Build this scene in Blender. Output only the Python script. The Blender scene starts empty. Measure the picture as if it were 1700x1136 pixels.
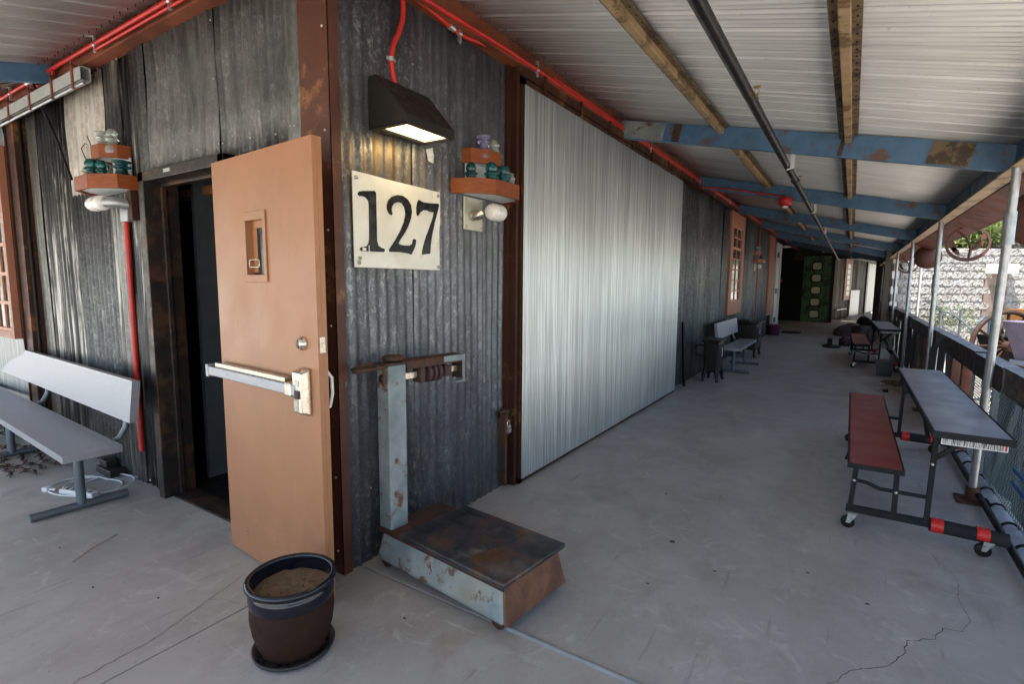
import bpy, bmesh, math, random
from mathutils import Vector, Matrix, noise
R_ = math.radians
PI = math.pi
rnd = random.Random(7)
sc = bpy.context.scene
COL = sc.collection

# ------------------------------------------------------------------ camera
cam_d = bpy.data.cameras.new('camera'); cam = bpy.data.objects.new('camera', cam_d); COL.objects.link(cam)
cam_d.sensor_width = 36; cam_d.lens = 868/1700*36; cam_d.clip_start = .05; cam_d.clip_end = 500
r_, u_, b_ = (0.83951, .543295, .007753), (-.067406, .089978, .99366), (.539153, -.834706, .112158)
cam.matrix_world = Matrix(((r_[0], u_[0], b_[0], 2.0425), (r_[1], u_[1], b_[1], -1.6406), (r_[2], u_[2], b_[2], 1.46), (0, 0, 0, 1)))
sc.camera = cam
# ------------------------------------------------------------------ sky, sun, exposure
SUN_DIR = Vector((-.15, -.38, 1.0)).normalized()      # towards the sun
w = bpy.data.worlds.new('World'); sc.world = w; w.use_nodes = True
nt = w.node_tree; nt.nodes.clear()
sky = nt.nodes.new('ShaderNodeTexSky'); sky.sky_type = 'NISHITA'; sky.sun_disc = False
sky.sun_elevation = math.asin(SUN_DIR.z); sky.sun_rotation = math.atan2(SUN_DIR.x, SUN_DIR.y)
bg = nt.nodes.new('ShaderNodeBackground'); bg.inputs[1].default_value = .15
wo = nt.nodes.new('ShaderNodeOutputWorld'); nt.links.new(sky.outputs[0], bg.inputs[0]); nt.links.new(bg.outputs[0], wo.inputs[0])
sd = bpy.data.lights.new('sun', 'SUN'); sd.energy = 5.0; sd.angle = R_(.53); sd.color = (1, .95, .87)
sun = bpy.data.objects.new('sun', sd); COL.objects.link(sun); sun.rotation_euler = SUN_DIR.to_track_quat('Z', 'Y').to_euler()
sc.view_settings.view_transform = 'Standard'; sc.view_settings.look = 'None'
sc.view_settings.exposure = 1.70; sc.view_settings.gamma = 1; sc.view_settings.use_curve_mapping = False
sc.cycles.max_bounces = 10; sc.cycles.diffuse_bounces = 6; sc.cycles.transmission_bounces = 8; sc.cycles.glossy_bounces = 5
sc.cycles.sample_clamp_indirect = 8

# ------------------------------------------------------------------ materials
class NT:
    def __init__(s, name):
        s.m = bpy.data.materials.new(name); s.m.use_nodes = True; s.t = s.m.node_tree
        s.b = s.t.nodes['Principled BSDF']; s.co = None
    def n(s, ty, **k):
        x = s.t.nodes.new(ty)
        for a, v in k.items():
            if a in ('inp',):
                for i, vv in v.items(): x.inputs[i].default_value = vv
            else: setattr(x, a, v)
        return x
    def l(s, a, b): s.t.links.new(a, b)
    def coord(s, scale=(1, 1, 1), out='Object'):
        if s.co is None: s.co = s.n('ShaderNodeTexCoord')
        if scale == (1, 1, 1): return s.co.outputs[out]
        mp = s.n('ShaderNodeMapping'); mp.inputs['Scale'].default_value = scale
        s.l(s.co.outputs[out], mp.inputs[0]); return mp.outputs[0]
    def noise(s, scale=5, detail=4, st=(1, 1, 1), rough=.6, lo=.35, hi=.65, dist=0):
        x = s.n('ShaderNodeTexNoise'); x.inputs['Scale'].default_value = scale; x.inputs['Detail'].default_value = detail
        x.inputs['Roughness'].default_value = rough; x.inputs['Distortion'].default_value = dist
        s.l(s.coord(st), x.inputs['Vector'])
        mr = s.n('ShaderNodeMapRange'); mr.inputs[1].default_value = lo; mr.inputs[2].default_value = hi
        s.l(x.outputs[0], mr.inputs[0]); return mr.outputs[0]
    def vor(s, scale=20, st=(1, 1, 1), out='Color', feature='F1'):
        x = s.n('ShaderNodeTexVoronoi', feature=feature); x.inputs['Scale'].default_value = scale
        s.l(s.coord(st), x.inputs['Vector']); return x.outputs[out]
    def math(s, op, a, b=0.5, clamp=False):
        x = s.n('ShaderNodeMath', operation=op, use_clamp=clamp)
        for i, v in enumerate((a, b)):
            if isinstance(v, (int, float)): x.inputs[i].default_value = v
            else: s.l(v, x.inputs[i])
        return x.outputs[0]
    def mix(s, f, a, b, mode='MIX'):
        x = s.n('ShaderNodeMix', data_type='RGBA', blend_type=mode)
        for i, v in ((0, f), (6, a), (7, b)):
            if isinstance(v, (int, float)): x.inputs[i].default_value = v
            elif isinstance(v, (tuple, list)): x.inputs[i].default_value = (*v[:3], 1)
            else: s.l(v, x.inputs[i])
        return x.outputs[2]
    def bump(s, h, strength=.3, dist=.01, prev=None):
        x = s.n('ShaderNodeBump'); x.inputs['Strength'].default_value = strength; x.inputs['Distance'].default_value = dist
        s.l(h, x.inputs['Height'])
        if prev is not None: s.l(prev, x.inputs['Normal'])
        s.l(x.outputs[0], s.b.inputs['Normal']); return x.outputs[0]
    def set(s, col=None, rough=None, metal=None, **k):
        for nm, v in (('Base Color', col), ('Roughness', rough), ('Metallic', metal), *k.items()):
            if v is None: continue
            nm = nm.replace('_', ' ')
            if isinstance(v, (int, float)): s.b.inputs[nm].default_value = v
            elif isinstance(v, (tuple, list)): s.b.inputs[nm].default_value = (*v[:3], 1)
            else: s.l(v, s.b.inputs[nm])
        return s.m

def plain(name, col, rough=.5, metal=0, var=.25, scale=9, dirt=None, dirt_amt=.5, bump=.08, bscale=60, **k):
    """paint / metal with mottling, optional patches of a second colour, fine relief"""
    q = NT(name)
    dark = tuple(c*(1-var) for c in col); lite = tuple(min(1, c*(1+var*.6)) for c in col)
    c = q.mix(q.noise(scale, 5, lo=.2, hi=.8), dark, lite)
    if dirt is not None:
        lo = .62-.25*dirt_amt
        c = q.mix(q.noise(scale*.7, 8, rough=.7, lo=lo, hi=lo+.07), c, dirt)
    rr = q.math('ADD', q.math('MULTIPLY', q.noise(scale*2.3, 3), .2), max(.02, rough-.1))
    if bump: q.bump(q.noise(bscale, 3, lo=0, hi=1), bump, .004)
    if max(col) < .06 and rough > .2 and metal < .3: k.setdefault('Specular_IOR_Level', .22)
    return q.set(c, rr, metal, **k)

M = {}
RUST = (.17, .055, .02)
M['dark_steel'] = plain('dark_steel', (.026, .021, .019), .45, .3, dirt=(.07, .035, .02), dirt_amt=.5)
M['black_steel'] = plain('black_steel', (.012, .012, .013), .45, .2)
M['brown_steel'] = plain('brown_steel', (.052, .02, .012), .5, .1, scale=4, dirt=(.19, .075, .025), dirt_amt=.25)
M['post_brown'] = plain('post_brown', (.085, .026, .013), .5, .1, scale=3.5, dirt=(.24, .1, .035), dirt_amt=.3)
M['oxide'] = plain('red_oxide_paint', (.2, .058, .025), .5, .05, scale=3, dirt=(.12, .035, .018), dirt_amt=.55)
M['red_pipe'] = plain('red_conduit_paint', (.52, .022, .015), .42, 0, var=.3, scale=6)
M['rail_grey'] = plain('grey_rail_paint', (.42, .42, .39), .5, .1, var=.15)
M['mesh_green'] = plain('green_wire', (.07, .10, .095), .6, 0)
M['clamp'] = plain('galvanised_clamp', (.6, .6, .58), .35, .8)
M['blue_paint'] = plain('blue_paint', (.07, .15, .25), .5, .0, scale=8, var=.35, dirt=(.12, .06, .04), dirt_amt=.28)
M['blue_dark'] = plain('dark_blue_paint', (.03, .075, .13), .5, .0, scale=3, var=.3, dirt=(.08, .04, .03), dirt_amt=.2)
M['tan_steel'] = plain('tan_strut_paint', (.36, .24, .12), .5, .0, scale=6, dirt=(.14, .08, .035), dirt_amt=.4)
M['tan_dark'] = plain('weathered_strut', (.17, .115, .06), .6, .1, scale=12, dirt=(.06, .035, .02), dirt_amt=.5)
M['door_paint'] = None
M['door_edge'] = plain('tan_door_edge', (.36, .16, .07), .42, 0, var=.1)
M['chrome'] = plain('satin_steel', (.62, .57, .48), .25, .9, var=.15, bump=.02)
M['alu'] = plain('brushed_aluminium', (.36, .37, .40), .38, .55, var=.12)
M['galv_tube'] = plain('galvanised_tube', (.36, .37, .38), .38, .7, var=.3, scale=14)
M['bench_leg'] = plain('grey_bench_leg', (.14, .16, .18), .4, .5, var=.2)
M['terracotta'] = plain('terracotta_frame_paint', (.36, .14, .08), .5, 0, var=.15)
M['pink_frame'] = plain('salmon_frame_paint', (.5, .22, .13), .5, 0, var=.12)
M['white'] = plain('white_ceramic', (.75, .73, .68), .2, 0, var=.08, bump=.01)
M['plate_cream'] = plain('cream_plate', (.55, .53, .42), .4, .3, var=.15)
M['digit'] = plain('black_enamel', (.014, .014, .014), .3, 0, dirt=(.03, .03, .03))
M['lamp_body'] = plain('bronze_lamp_housing', (.026, .022, .018), .42, .2, var=.2)
q = NT('tan_door_paint')
c = q.mix(q.noise(1.6, 4, lo=.2, hi=.8), (.30, .135, .062), (.36, .165, .08))
c = q.mix(q.math('MULTIPLY', q.noise(2.3, 7, lo=.5, hi=.72, rough=.7, st=(1, 1, .5)), .45), c, (.17, .08, .04))
c = q.mix(q.math('MULTIPLY', q.noise(30, 6, st=(1, 1, .12), lo=.64, hi=.70, rough=.7), .45), c, (.46, .27, .16))
c = q.mix(q.math('MULTIPLY', q.noise(70, 3, lo=.70, hi=.72), .7), c, (.16, .09, .06))
q.bump(q.noise(7, 3, lo=0, hi=1), .12, .01, q.bump(q.noise(160, 3, lo=0, hi=1), .08, .002))
M['door_paint'] = q.set(c, q.math('ADD', q.math('MULTIPLY', q.noise(4, 5), .15), .33), 0)
M['soil'] = plain('dry_soil', (.15, .1, .055), .95, 0, var=.5, scale=60, bump=.8, bscale=90)
M['pot_body'] = plain('brown_glaze', (.028, .010, .005), .75, 0, var=.35, scale=12, bump=.5, bscale=120)
M['pot_rim'] = plain('dark_blue_glaze', (.005, .006, .011), .12, 0, var=.2, bump=.02)
M['saucer'] = plain('saucer_glaze', (.035, .03, .028), .25, 0)
M['cable'] = plain('white_cable', (.66, .66, .64), .4, 0, var=.05)
M['strip'] = plain('joint_sealant', (.24, .25, .25), .7, 0)
M['crack'] = plain('crack_dark', (.075, .07, .065), .95, 0)
M['rusty_iron'] = plain('rusty_iron', (.085, .034, .017), .75, .2, scale=14, dirt=(.04, .03, .025), dirt_amt=.5, bump=.4)
M['sheave'] = plain('dark_red_weight', (.06, .028, .024), .6, .2, scale=14)
M['red_vinyl'] = plain('red_bench_laminate', (.24, .03, .03), .45, 0, var=.05, bump=0)
M['grey_top'] = plain('grey_table_laminate', (.15, .145, .155), .4, 0, var=.05, bump=0)
q = NT('grey_table_laminate')
c = q.mix(q.noise(3, 6, lo=.25, hi=.75), (.135, .13, .14), (.165, .16, .17)); c = q.mix(q.math('MULTIPLY', q.noise(30, 5, st=(1, .05, 1), lo=.64, hi=.70), .4), c, (.3, .29, .29))
c = q.mix(q.math('MULTIPLY', q.noise(8, 7, lo=.6, hi=.68), .25), c, (.08, .075, .075)); M['grey_top'] = q.set(c, q.math('ADD', q.math('MULTIPLY', q.noise(6, 6), .15), .32), 0)
q = NT('red_bench_laminate')
c = q.mix(q.noise(3, 6, lo=.25, hi=.75), (.2, .026, .026), (.27, .04, .038)); c = q.mix(q.math('MULTIPLY', q.noise(25, 5, st=(1, .06, 1), lo=.64, hi=.70), .4), c, (.36, .14, .13))
M['red_vinyl'] = q.set(c, q.math('ADD', q.math('MULTIPLY', q.noise(6, 6), .15), .4), 0)
M['foam'] = plain('black_foam', (.018, .02, .022), .8, 0)
M['red_tape'] = plain('red_tape', (.55, .02, .015), .3, 0, var=.1)
M['tyre'] = plain('black_rubber', (.012, .012, .012), .6, 0)
M['rail_top'] = plain('weathered_rail', (.035, .03, .028), .38, .2, scale=6, dirt=(.08, .045, .03), dirt_amt=.4)
M['bin'] = plain('grey_plastic', (.07, .075, .085), .5, 0)
M['purple_pot'] = plain('plum_plastic', (.16, .035, .08), .45, 0)
M['cast_iron'] = plain('cast_iron', (.012, .011, .010), .45, .3, var=.4, scale=20)
M['green_door'] = plain('green_door_paint', (.09, .21, .07), .5, .1, scale=5, var=.35, dirt=(.025, .05, .02), dirt_amt=.5)
M['paleglass'] = plain('frosted_pane', (.7, .76, .5), .3, 0, var=.35, scale=12)
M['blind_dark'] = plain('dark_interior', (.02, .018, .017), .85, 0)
M['paper'] = plain('torn_paper', (.6, .6, .55), .8, 0)
M['leafdry'] = plain('dry_leaves', (.2, .09, .03), .9, 0, scale=40)
M['boulder'] = plain('dark_boulder', (.1, .08, .07), .9, 0, scale=8, bump=.8, bscale=20)
M['mauve'] = plain('mauve_cart_paint', (.2, .17, .24), .4, .2, scale=5)
M['bluestrap'] = plain('blue_strap', (.03, .14, .38), .6, 0)
M['concrete_kerb'] = plain('kerb_concrete', (.3, .3, .31), .85, 0, scale=12, bump=.3)
M['black_pipe'] = plain('black_sprinkler_pipe', (.014, .012, .011), .38, .1, scale=5, dirt=(.05, .025, .015), dirt_amt=.3, bump=0)
M['brass'] = plain('brass', (.4, .25, .08), .35, .8)
M['ornament'] = plain('rusty_ornament', (.09, .032, .02), .7, .1, scale=12)
M['bark'] = plain('tree_bark', (.14, .11, .07), .9, 0, bump=.5)
M['grass_ground'] = plain('lawn', (.07, .12, .03), .95, 0, scale=.8, var=.4)
M['hill'] = plain('gravel_slope', (.19, .135, .11), .95, 0, scale=1.5, var=.35, dirt=(.1, .085, .05), dirt_amt=.5, bump=.8, bscale=6)
M['yard'] = plain('yard_ground', (.47, .43, .37), .95, 0, scale=2, var=.25, bump=.5, bscale=20)
M['bounce_pale'] = plain('pale_bounce_ground', (.6, .56, .49), .9, 0, scale=1, var=.12)  # pale tone set to bounce more sunlight under the left roof
M['inner_grey'] = plain('inner_grey_paint', (.07, .08, .09), .6, 0)
M['ledge'] = plain('cut_block', (.52, .5, .46), .9, 0, var=.1, bump=.3)
M['white_panel'] = plain('white_sheet', (.7, .72, .62), .45, .1, var=.08)
M['whitepaint'] = plain('white_paint', (.7, .72, .72), .45, 0, var=.08)
M['signal_red'] = plain('signal_red', (.5, .02, .02), .35, 0)
M['screw'] = plain('screw_steel', (.45, .43, .38), .35, .8)
M['black_cord'] = plain('black_cord', (.01, .01, .01), .5, 0)
M['glass_dark'] = plain('window_glass', (.02, .025, .025), .03, 0, var=0, bump=0)

def wood(name, a, b):
    q = NT(name)
    g = q.noise(14, 4, st=(1, 1, 9), lo=.3, hi=.7, dist=.6)
    c = q.mix(g, a, b)
    c = q.mix(q.math('MULTIPLY', q.noise(60, 2, st=(.5, .5, 4)), .25), c, (.05, .02, .01))
    q.bump(g, .15, .003)
    return q.set(c, .42, 0)
M['wood'] = wood('varnished_wood', (.30, .066, .003), (.18, .033, .002))
M['wood_raw'] = wood('raw_timber', (.35, .16, .06), (.2, .08, .03))

def galv(name, spangle=1., streak=.5, metal=.55, rough=.42, soot=.5, wash=0., ochre_patch=False, speck=.5):
    """weathered galvanised sheet; the sheet's own tone comes from the object colour"""
    q = NT(name)
    oi = q.n('ShaderNodeObjectInfo')
    rv = q.n('ShaderNodeSeparateColor'); q.l(q.vor(42, (1, 1, .7)), rv.inputs[0])
    big = q.noise(2.2, 5, lo=.36, hi=.62, rough=.65)
    c = q.mix(q.math('MULTIPLY', rv.outputs[0], .35), oi.outputs['Color'], (.03, .03, .032))
    fl = q.noise(48, 3, st=(1, 1, .6), lo=.53, hi=.64, rough=.55, dist=.8)
    c = q.mix(q.math('MULTIPLY', q.math('MULTIPLY', fl, big), speck), c, (.5, .51, .5))
    fl2 = q.noise(95, 2, st=(1, 1, .8), lo=.56, hi=.66)
    c = q.mix(q.math('MULTIPLY', fl2, speck*.55), c, (.4, .41, .41))
    st = q.noise(6, 7, st=(1.9, 1.9, .13), lo=.42, hi=.60, rough=.72, dist=.25)
    c = q.mix(q.math('MULTIPLY', st, streak), c, (.022, .021, .021))
    bl = q.noise(1.7, 6, st=(1, 1, .5), lo=.45, hi=.62, rough=.65)
    c = q.mix(q.math('MULTIPLY', bl, soot), c, (.014, .014, .015))
    if wash:
        ww = q.noise(5, 8, st=(3.2, 3.2, .12), lo=.52, hi=.62, rough=.75, dist=.3)
        w2 = q.math('MULTIPLY', ww, q.noise(1.6, 4, lo=.40, hi=.52))
        c = q.mix(q.math('MULTIPLY', w2, wash), c, (.55, .53, .48))
    rs = q.noise(5, 8, st=(1.6, 1.6, .3), lo=.62, hi=.72, rough=.7)
    c = q.mix(q.math('MULTIPLY', rs, .45), c, (.16, .09, .04))
    if ochre_patch:  # yellow-brown tint strongest at one point, fading outward in streaks
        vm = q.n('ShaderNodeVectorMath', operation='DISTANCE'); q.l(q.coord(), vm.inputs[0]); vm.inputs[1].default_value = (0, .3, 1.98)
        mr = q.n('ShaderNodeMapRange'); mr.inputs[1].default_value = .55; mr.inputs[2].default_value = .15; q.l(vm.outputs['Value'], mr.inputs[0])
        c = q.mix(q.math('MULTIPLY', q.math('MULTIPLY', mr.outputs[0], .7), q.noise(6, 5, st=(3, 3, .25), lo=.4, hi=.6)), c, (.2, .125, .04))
    rr = q.math('ADD', q.math('MULTIPLY', q.noise(12, 4, st=(1, 1, .3)), .22), rough-.08)
    n1 = q.bump(q.noise(7, 3, st=(1, 1, .35), lo=0, hi=1), .4, .012)
    q.bump(fl, .1, .002, n1)
    return q.set(c, rr, metal)
M['galv_right'] = galv('galvanised_sheet', 1., .35, .5, .42, .3, ochre_patch=True, speck=.75)
M['galv_left'] = galv('grey_galvanised_sheet', .45, .5, .35, .5, .4, speck=.4)
M['galv_soot'] = galv('sooty_galvanised_sheet', .45, .75, .35, .42, .85, wash=1., speck=.15)
M['galv_pale'] = galv('whitewashed_sheet', .45, .25, .15, .55, .25, wash=.8, speck=.1)
def panel_mat():
    q = NT('new_ribbed_sheet')
    st = q.noise(16, 5, st=(1, 3.5, .035), lo=.35, hi=.65, rough=.7)
    st2 = q.noise(30, 4, st=(1, 4, .08), lo=.5, hi=.7, rough=.7)
    st3 = q.noise(55, 3, st=(1, 2.2, .012), lo=.42, hi=.6, rough=.6)
    c = q.mix(st, (.44, .46, .455), (.60, .63, .62)); c = q.mix(q.math('MULTIPLY', st3, .5), c, (.17, .18, .185)); c = q.mix(q.math('MULTIPLY', st2, .5), c, (.32, .33, .33)); oi = q.n('ShaderNodeObjectInfo'); c = q.mix(1., c, oi.outputs['Color'], 'MULTIPLY'); c = q.mix(q.math('MULTIPLY', q.noise(1.3, 6, lo=.5, hi=.7, st=(1, 1, .6)), .25), c, (.3, .3, .28))
    q.bump(q.noise(3, 3, st=(1, 2, .3), lo=0, hi=1), .35, .012)
    return q.set(c, q.math('ADD', q.math('MULTIPLY', st, .1), .31), .8)
M['panel'] = panel_mat()
def ceil_mat():
    q = NT('white_roof_sheet')
    a = q.noise(3, 5, st=(.35, 5, 1), lo=.38, hi=.62, rough=.65)
    c = q.mix(a, (.62, .60, .57), (.74, .72, .69))
    b = q.noise(1.7, 4, st=(.6, 1, 1), lo=.5, hi=.75)
    c = q.mix(q.math('MULTIPLY', b, .3), c, (.48, .43, .36)); c = q.mix(q.math('MULTIPLY', q.noise(20, 6, lo=.66, hi=.72), .4), c, (.3, .22, .15))
    q.bump(q.noise(4, 3, st=(.25, 5, 1), lo=0, hi=1), .3, .01)
    return q.set(c, .42, .15)
M['ceiling'] = ceil_mat()
def ceil2():
    q = NT('white_roof_sheet_side')
    c = q.mix(q.noise(3, 5, st=(5, .35, 1), lo=.3, hi=.7, rough=.6), (.7, .68, .65), (.8, .78, .75))
    return q.set(c, .4, 0)
M['ceiling_side'] = ceil2()
def conc_mat():
    q = NT('sealed_concrete')
    a = q.noise(.9, 8, lo=.25, hi=.75, rough=.62, dist=.5)
    c = q.mix(a, (.30, .275, .245), (.44, .415, .38))
    c = q.mix(q.math('MULTIPLY', q.noise(2.7, 7, lo=.47, hi=.72, rough=.74, st=(1, .6, 1)), .6), c, (.24, .21, .175))
    c = q.mix(q.math('MULTIPLY', q.noise(5, 8, lo=.56, hi=.66, rough=.75, dist=1.2), .4), c, (.54, .52, .48))
    c = q.mix(q.math('MULTIPLY', q.noise(1.9, 6, lo=.58, hi=.68, rough=.6, dist=1.), .45), c, (.25, .20, .145))
    c = q.mix(q.math('MULTIPLY', q.noise(38, 6, lo=.62, hi=.70, rough=.65), .5), c, (.15, .13, .11))
    c = q.mix(q.math('MULTIPLY', q.noise(22, 5, st=(1, .08, 1), lo=.63, hi=.70), .5), c, (.2, .18, .16))
    c = q.mix(q.math('MULTIPLY', q.noise(22, 5, st=(.09, 1, 1), lo=.64, hi=.71), .5), c, (.52, .5, .47))
    c = q.mix(q.math('MULTIPLY', q.noise(260, 2, lo=.5, hi=.7), .25), c, (.2, .185, .17))
    rr = q.math('ADD', q.math('MULTIPLY', q.noise(3.1, 5), .25), .42)
    q.bump(q.noise(140, 4, lo=0, hi=1), .12, .003)
    return q.set(c, rr, 0)
M['concrete'] = conc_mat()
def block_mat():
    q = NT('split_face_block')
    c = q.mix(q.noise(5, 6), (.3, .28, .255), (.46, .435, .4))
    c = q.mix(q.math('MULTIPLY', q.noise(11, 7, lo=.5, hi=.6, rough=.7), .8), c, (.1, .09, .08))
    oi = q.n('ShaderNodeObjectInfo'); c = q.mix(q.math('MULTIPLY', oi.outputs['Random'], .55), c, (.2, .18, .16))
    h = q.noise(10, 8, lo=0, hi=1, rough=.7)
    q.bump(h, 1., .09)
    return q.set(c, .95, 0)
M['block'] = block_mat()
def glassy(name, col, rough=.08):
    q = NT(name)
    return q.set(col, rough, 0, Transmission_Weight=.75, IOR=1.45)
M['teal_glass'] = glassy('teal_glass', (.02, .22, .22)); M['dkteal_glass'] = glassy('deep_teal_glass', (.01, .12, .13))
M['clear_glass'] = glassy('clear_glass', (.75, .8, .72)); M['amber_glass'] = glassy('amber_glass', (.6, .34, .14))
M['green_glass'] = glassy('green_glass', (.02, .4, .22)); M['violet_glass'] = glassy('violet_glass', (.5, .47, .7))
q = NT('perforated_seat')      # fine punched pattern
pv = q.math('MULTIPLY', q.math('SINE', q.math('MULTIPLY', q.n('ShaderNodeSeparateXYZ').outputs[0], 1)), 1)
q.t.nodes.clear(); q.b = q.n('ShaderNodeBsdfPrincipled'); o_ = q.n('ShaderNodeOutputMaterial'); q.l(q.b.outputs[0], o_.inputs[0]); q.co = None
v = q.vor(170, out='Distance'); mr = q.n('ShaderNodeMapRange'); mr.inputs[1].default_value = .25; mr.inputs[2].default_value = .4; q.l(v, mr.inputs[0])
M['perf'] = q.set(q.mix(mr.outputs[0], (.22, .23, .25), (.35, .36, .39)), .45, .5)
q = NT('plaque_enamel')
c = q.mix(q.noise(4, 4), (.68, .65, .54), (.8, .78, .70))
c = q.mix(q.math('MULTIPLY', q.noise(5, 8, lo=.63, hi=.72), .6), c, (.45, .33, .18))
q.bump(q.noise(4, 2, lo=0, hi=1), .3, .02); M['plaque'] = q.set(c, .35, 0)
q = NT('scale_grey_paint')
c = q.mix(q.noise(6, 4), (.17, .20, .20), (.29, .325, .32)); c = q.mix(q.math('MULTIPLY', q.noise(2.5, 5, lo=.5, hi=.7), .5), c, (.3, .25, .14)); c = q.mix(q.noise(9, 9, lo=.545, hi=.6, rough=.75), c, (.14, .055, .025))
q.bump(q.noise(20, 5, lo=0, hi=1), .4, .004); M['scale_grey'] = q.set(c, .55, .1)
q = NT('scale_rust_end')
c = q.mix(q.noise(12, 6), (.1, .04, .02), (.2, .08, .035)); c = q.mix(q.noise(5, 9, lo=.6, hi=.64, rough=.75), c, (.42, .44, .46))
q.bump(q.noise(30, 5, lo=0, hi=1), .5, .004); M['scale_rust'] = q.set(c, .6, .1)
q = NT('scale_plate')
c = q.mix(q.noise(5, 6), (.015, .016, .02), (.075, .07, .075)); c = q.mix(q.noise(5, 8, lo=.48, hi=.62, rough=.7), c, (.12, .05, .022))
c = q.mix(q.math('MULTIPLY', q.noise(6, 6, lo=.56, hi=.7), .5), c, (.22, .20, .18))
q.bump(q.noise(40, 5, lo=0, hi=1), .4, .004); M['scale_plate'] = q.set(c, .42, .3)
q = NT('lamp_lens'); M['lens'] = q.set((.9, .85, .6), .3, 0, Emission_Color=(1, .8, .42), Emission_Strength=.9)
q = NT('label_print')   # printed sticker: grey code lines on white
s1 = q.noise(40, 2, st=(6, 1, .4), lo=.48, hi=.52); c = q.mix(s1, (.55, .55, .55), (.08, .08, .08)); M['label'] = q.set(c, .5, 0)
def leafmat(nm, a, b):
    q = NT(nm); oi = q.noise(2.3, 3)
    return q.set(q.mix(oi, a, b), .6, 0, Subsurface_Weight=0.0, Transmission_Weight=0.0)
M['leaf'] = leafmat('palo_verde_leaf', (.10, .15, .03), (.2, .24, .06))
M['shrub'] = leafmat('shrub_leaf', (.05, .08, .03), (.11, .13, .06))

# ------------------------------------------------------------------ mesh builder
class MB:
    def __init__(s): s.v = []; s.f = []; s.sm = set()
    def add(s, vs, fs, smooth=False):
        o = len(s.v); s.v += [tuple(v) for v in vs]
        for f in fs:
            if smooth: s.sm.add(len(s.f))
            s.f.append(tuple(i+o for i in f))
        return s
    def box(s, x0, x1, y0, y1, z0, z1):
        vs = [(x, y, z) for x in (x0, x1) for y in (y0, y1) for z in (z0, z1)]
        return s.add(vs, [(0, 1, 3, 2), (4, 6, 7, 5), (0, 4, 5, 1), (2, 3, 7, 6), (0, 2, 6, 4), (1, 5, 7, 3)])
    def hexa(s, b, t):            # 4 bottom points, 4 top points
        return s.add(list(b)+list(t), [(3, 2, 1, 0), (4, 5, 6, 7), (0, 1, 5, 4), (1, 2, 6, 5), (2, 3, 7, 6), (3, 0, 4, 7)])
    def beam(s, a, b, wd, ht, up=(0, 0, 1)):   # box between two points
        a, b = Vector(a), Vector(b); d = (b-a).normalized(); sd = d.cross(Vector(up)).normalized()*wd/2; uu = sd.cross(d).normalized()*ht/2
        q4 = lambda p: [p-sd-uu, p+sd-uu, p+sd+uu, p-sd+uu]
        vs = q4(a)+q4(b)
        return s.add(vs, [(0, 1, 2, 3), (7, 6, 5, 4), (0, 4, 5, 1), (1, 5, 6, 2), (2, 6, 7, 3), (3, 7, 4, 0)])
    def ibeam(s, a, b, wd, ht, t=.008, up=(0, 0, 1)):
        a, b = Vector(a), Vector(b); d = (b-a).normalized(); sd = d.cross(Vector(up)).normalized(); uu = sd.cross(d).normalized()
        s.beam(a, b, t, ht-2*t, up)
        s.beam(a+uu*(ht/2-t/2), b+uu*(ht/2-t/2), wd, t, up); s.beam(a-uu*(ht/2-t/2), b-uu*(ht/2-t/2), wd, t, up)
        return s
    def tube(s, pts, r, n=10, cap=True, rr=None):
        pts = [Vector(p) for p in pts]; rings = []; pn = None
        for i, p in enumerate(pts):
            d = (pts[min(i+1, len(pts)-1)]-pts[max(i-1, 0)]).normalized()
            if pn is None:
                pn = d.cross(Vector((0, 0, 1)));
                if pn.length < .1: pn = d.cross(Vector((1, 0, 0)))
                pn.normalize()
            pn = (pn-d*pn.dot(d)).normalized(); bn = d.cross(pn); q = rr[i] if rr else r
            rings.append([p+pn*math.cos(2*PI*k/n)*q+bn*math.sin(2*PI*k/n)*q for k in range(n)])
        vs = [v for g in rings for v in g]
        fs = [(i*n+k, i*n+(k+1) % n, (i+1)*n+(k+1) % n, (i+1)*n+k) for i in range(len(pts)-1) for k in range(n)]
        s.add(vs, fs, True)
        if cap: s.add(rings[0], [tuple(range(n))[::-1]]); s.add(rings[-1], [tuple(range(n))])
        return s
    def lathe(s, prof, c=(0, 0, 0), n=24, sx=1, sy=1, axis='z'):
        vs = []
        for r, z in prof:
            for k in range(n):
                x, y = math.cos(2*PI*k/n)*r*sx, math.sin(2*PI*k/n)*r*sy
                p = (x, y, z) if axis == 'z' else ((z, x, y) if axis == 'x' else (x, z, y))
                vs.append((c[0]+p[0], c[1]+p[1], c[2]+p[2]))
        fs = [(i*n+k, i*n+(k+1) % n, (i+1)*n+(k+1) % n, (i+1)*n+k) for i in range(len(prof)-1) for k in range(n)]
        return s.add(vs, fs, True)
    def prism(s, poly, z0, z1, f=lambda x, y, z: (x, y, z)):
        n = len(poly)
        vs = [f(x, y, z0) for x, y in poly]+[f(x, y, z1) for x, y in poly]
        fs = [tuple(range(n))[::-1], tuple(range(n, 2*n))]+[(i, (i+1) % n, n+(i+1) % n, n+i) for i in range(n)]
        return s.add(vs, fs)
    def mesh(s, name):
        me = bpy.data.meshes.new(name); me.from_pydata(s.v, [], s.f); me.update()
        if s.sm:
            me.polygons.foreach_set('use_smooth', [i in s.sm for i in range(len(s.f))])
        bm = bmesh.new(); bm.from_mesh(me); bmesh.ops.recalc_face_normals(bm, faces=bm.faces); bm.to_mesh(me); bm.free()
        return me
def base_of(o):
    while o.parent: o = o.parent
    return o
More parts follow.
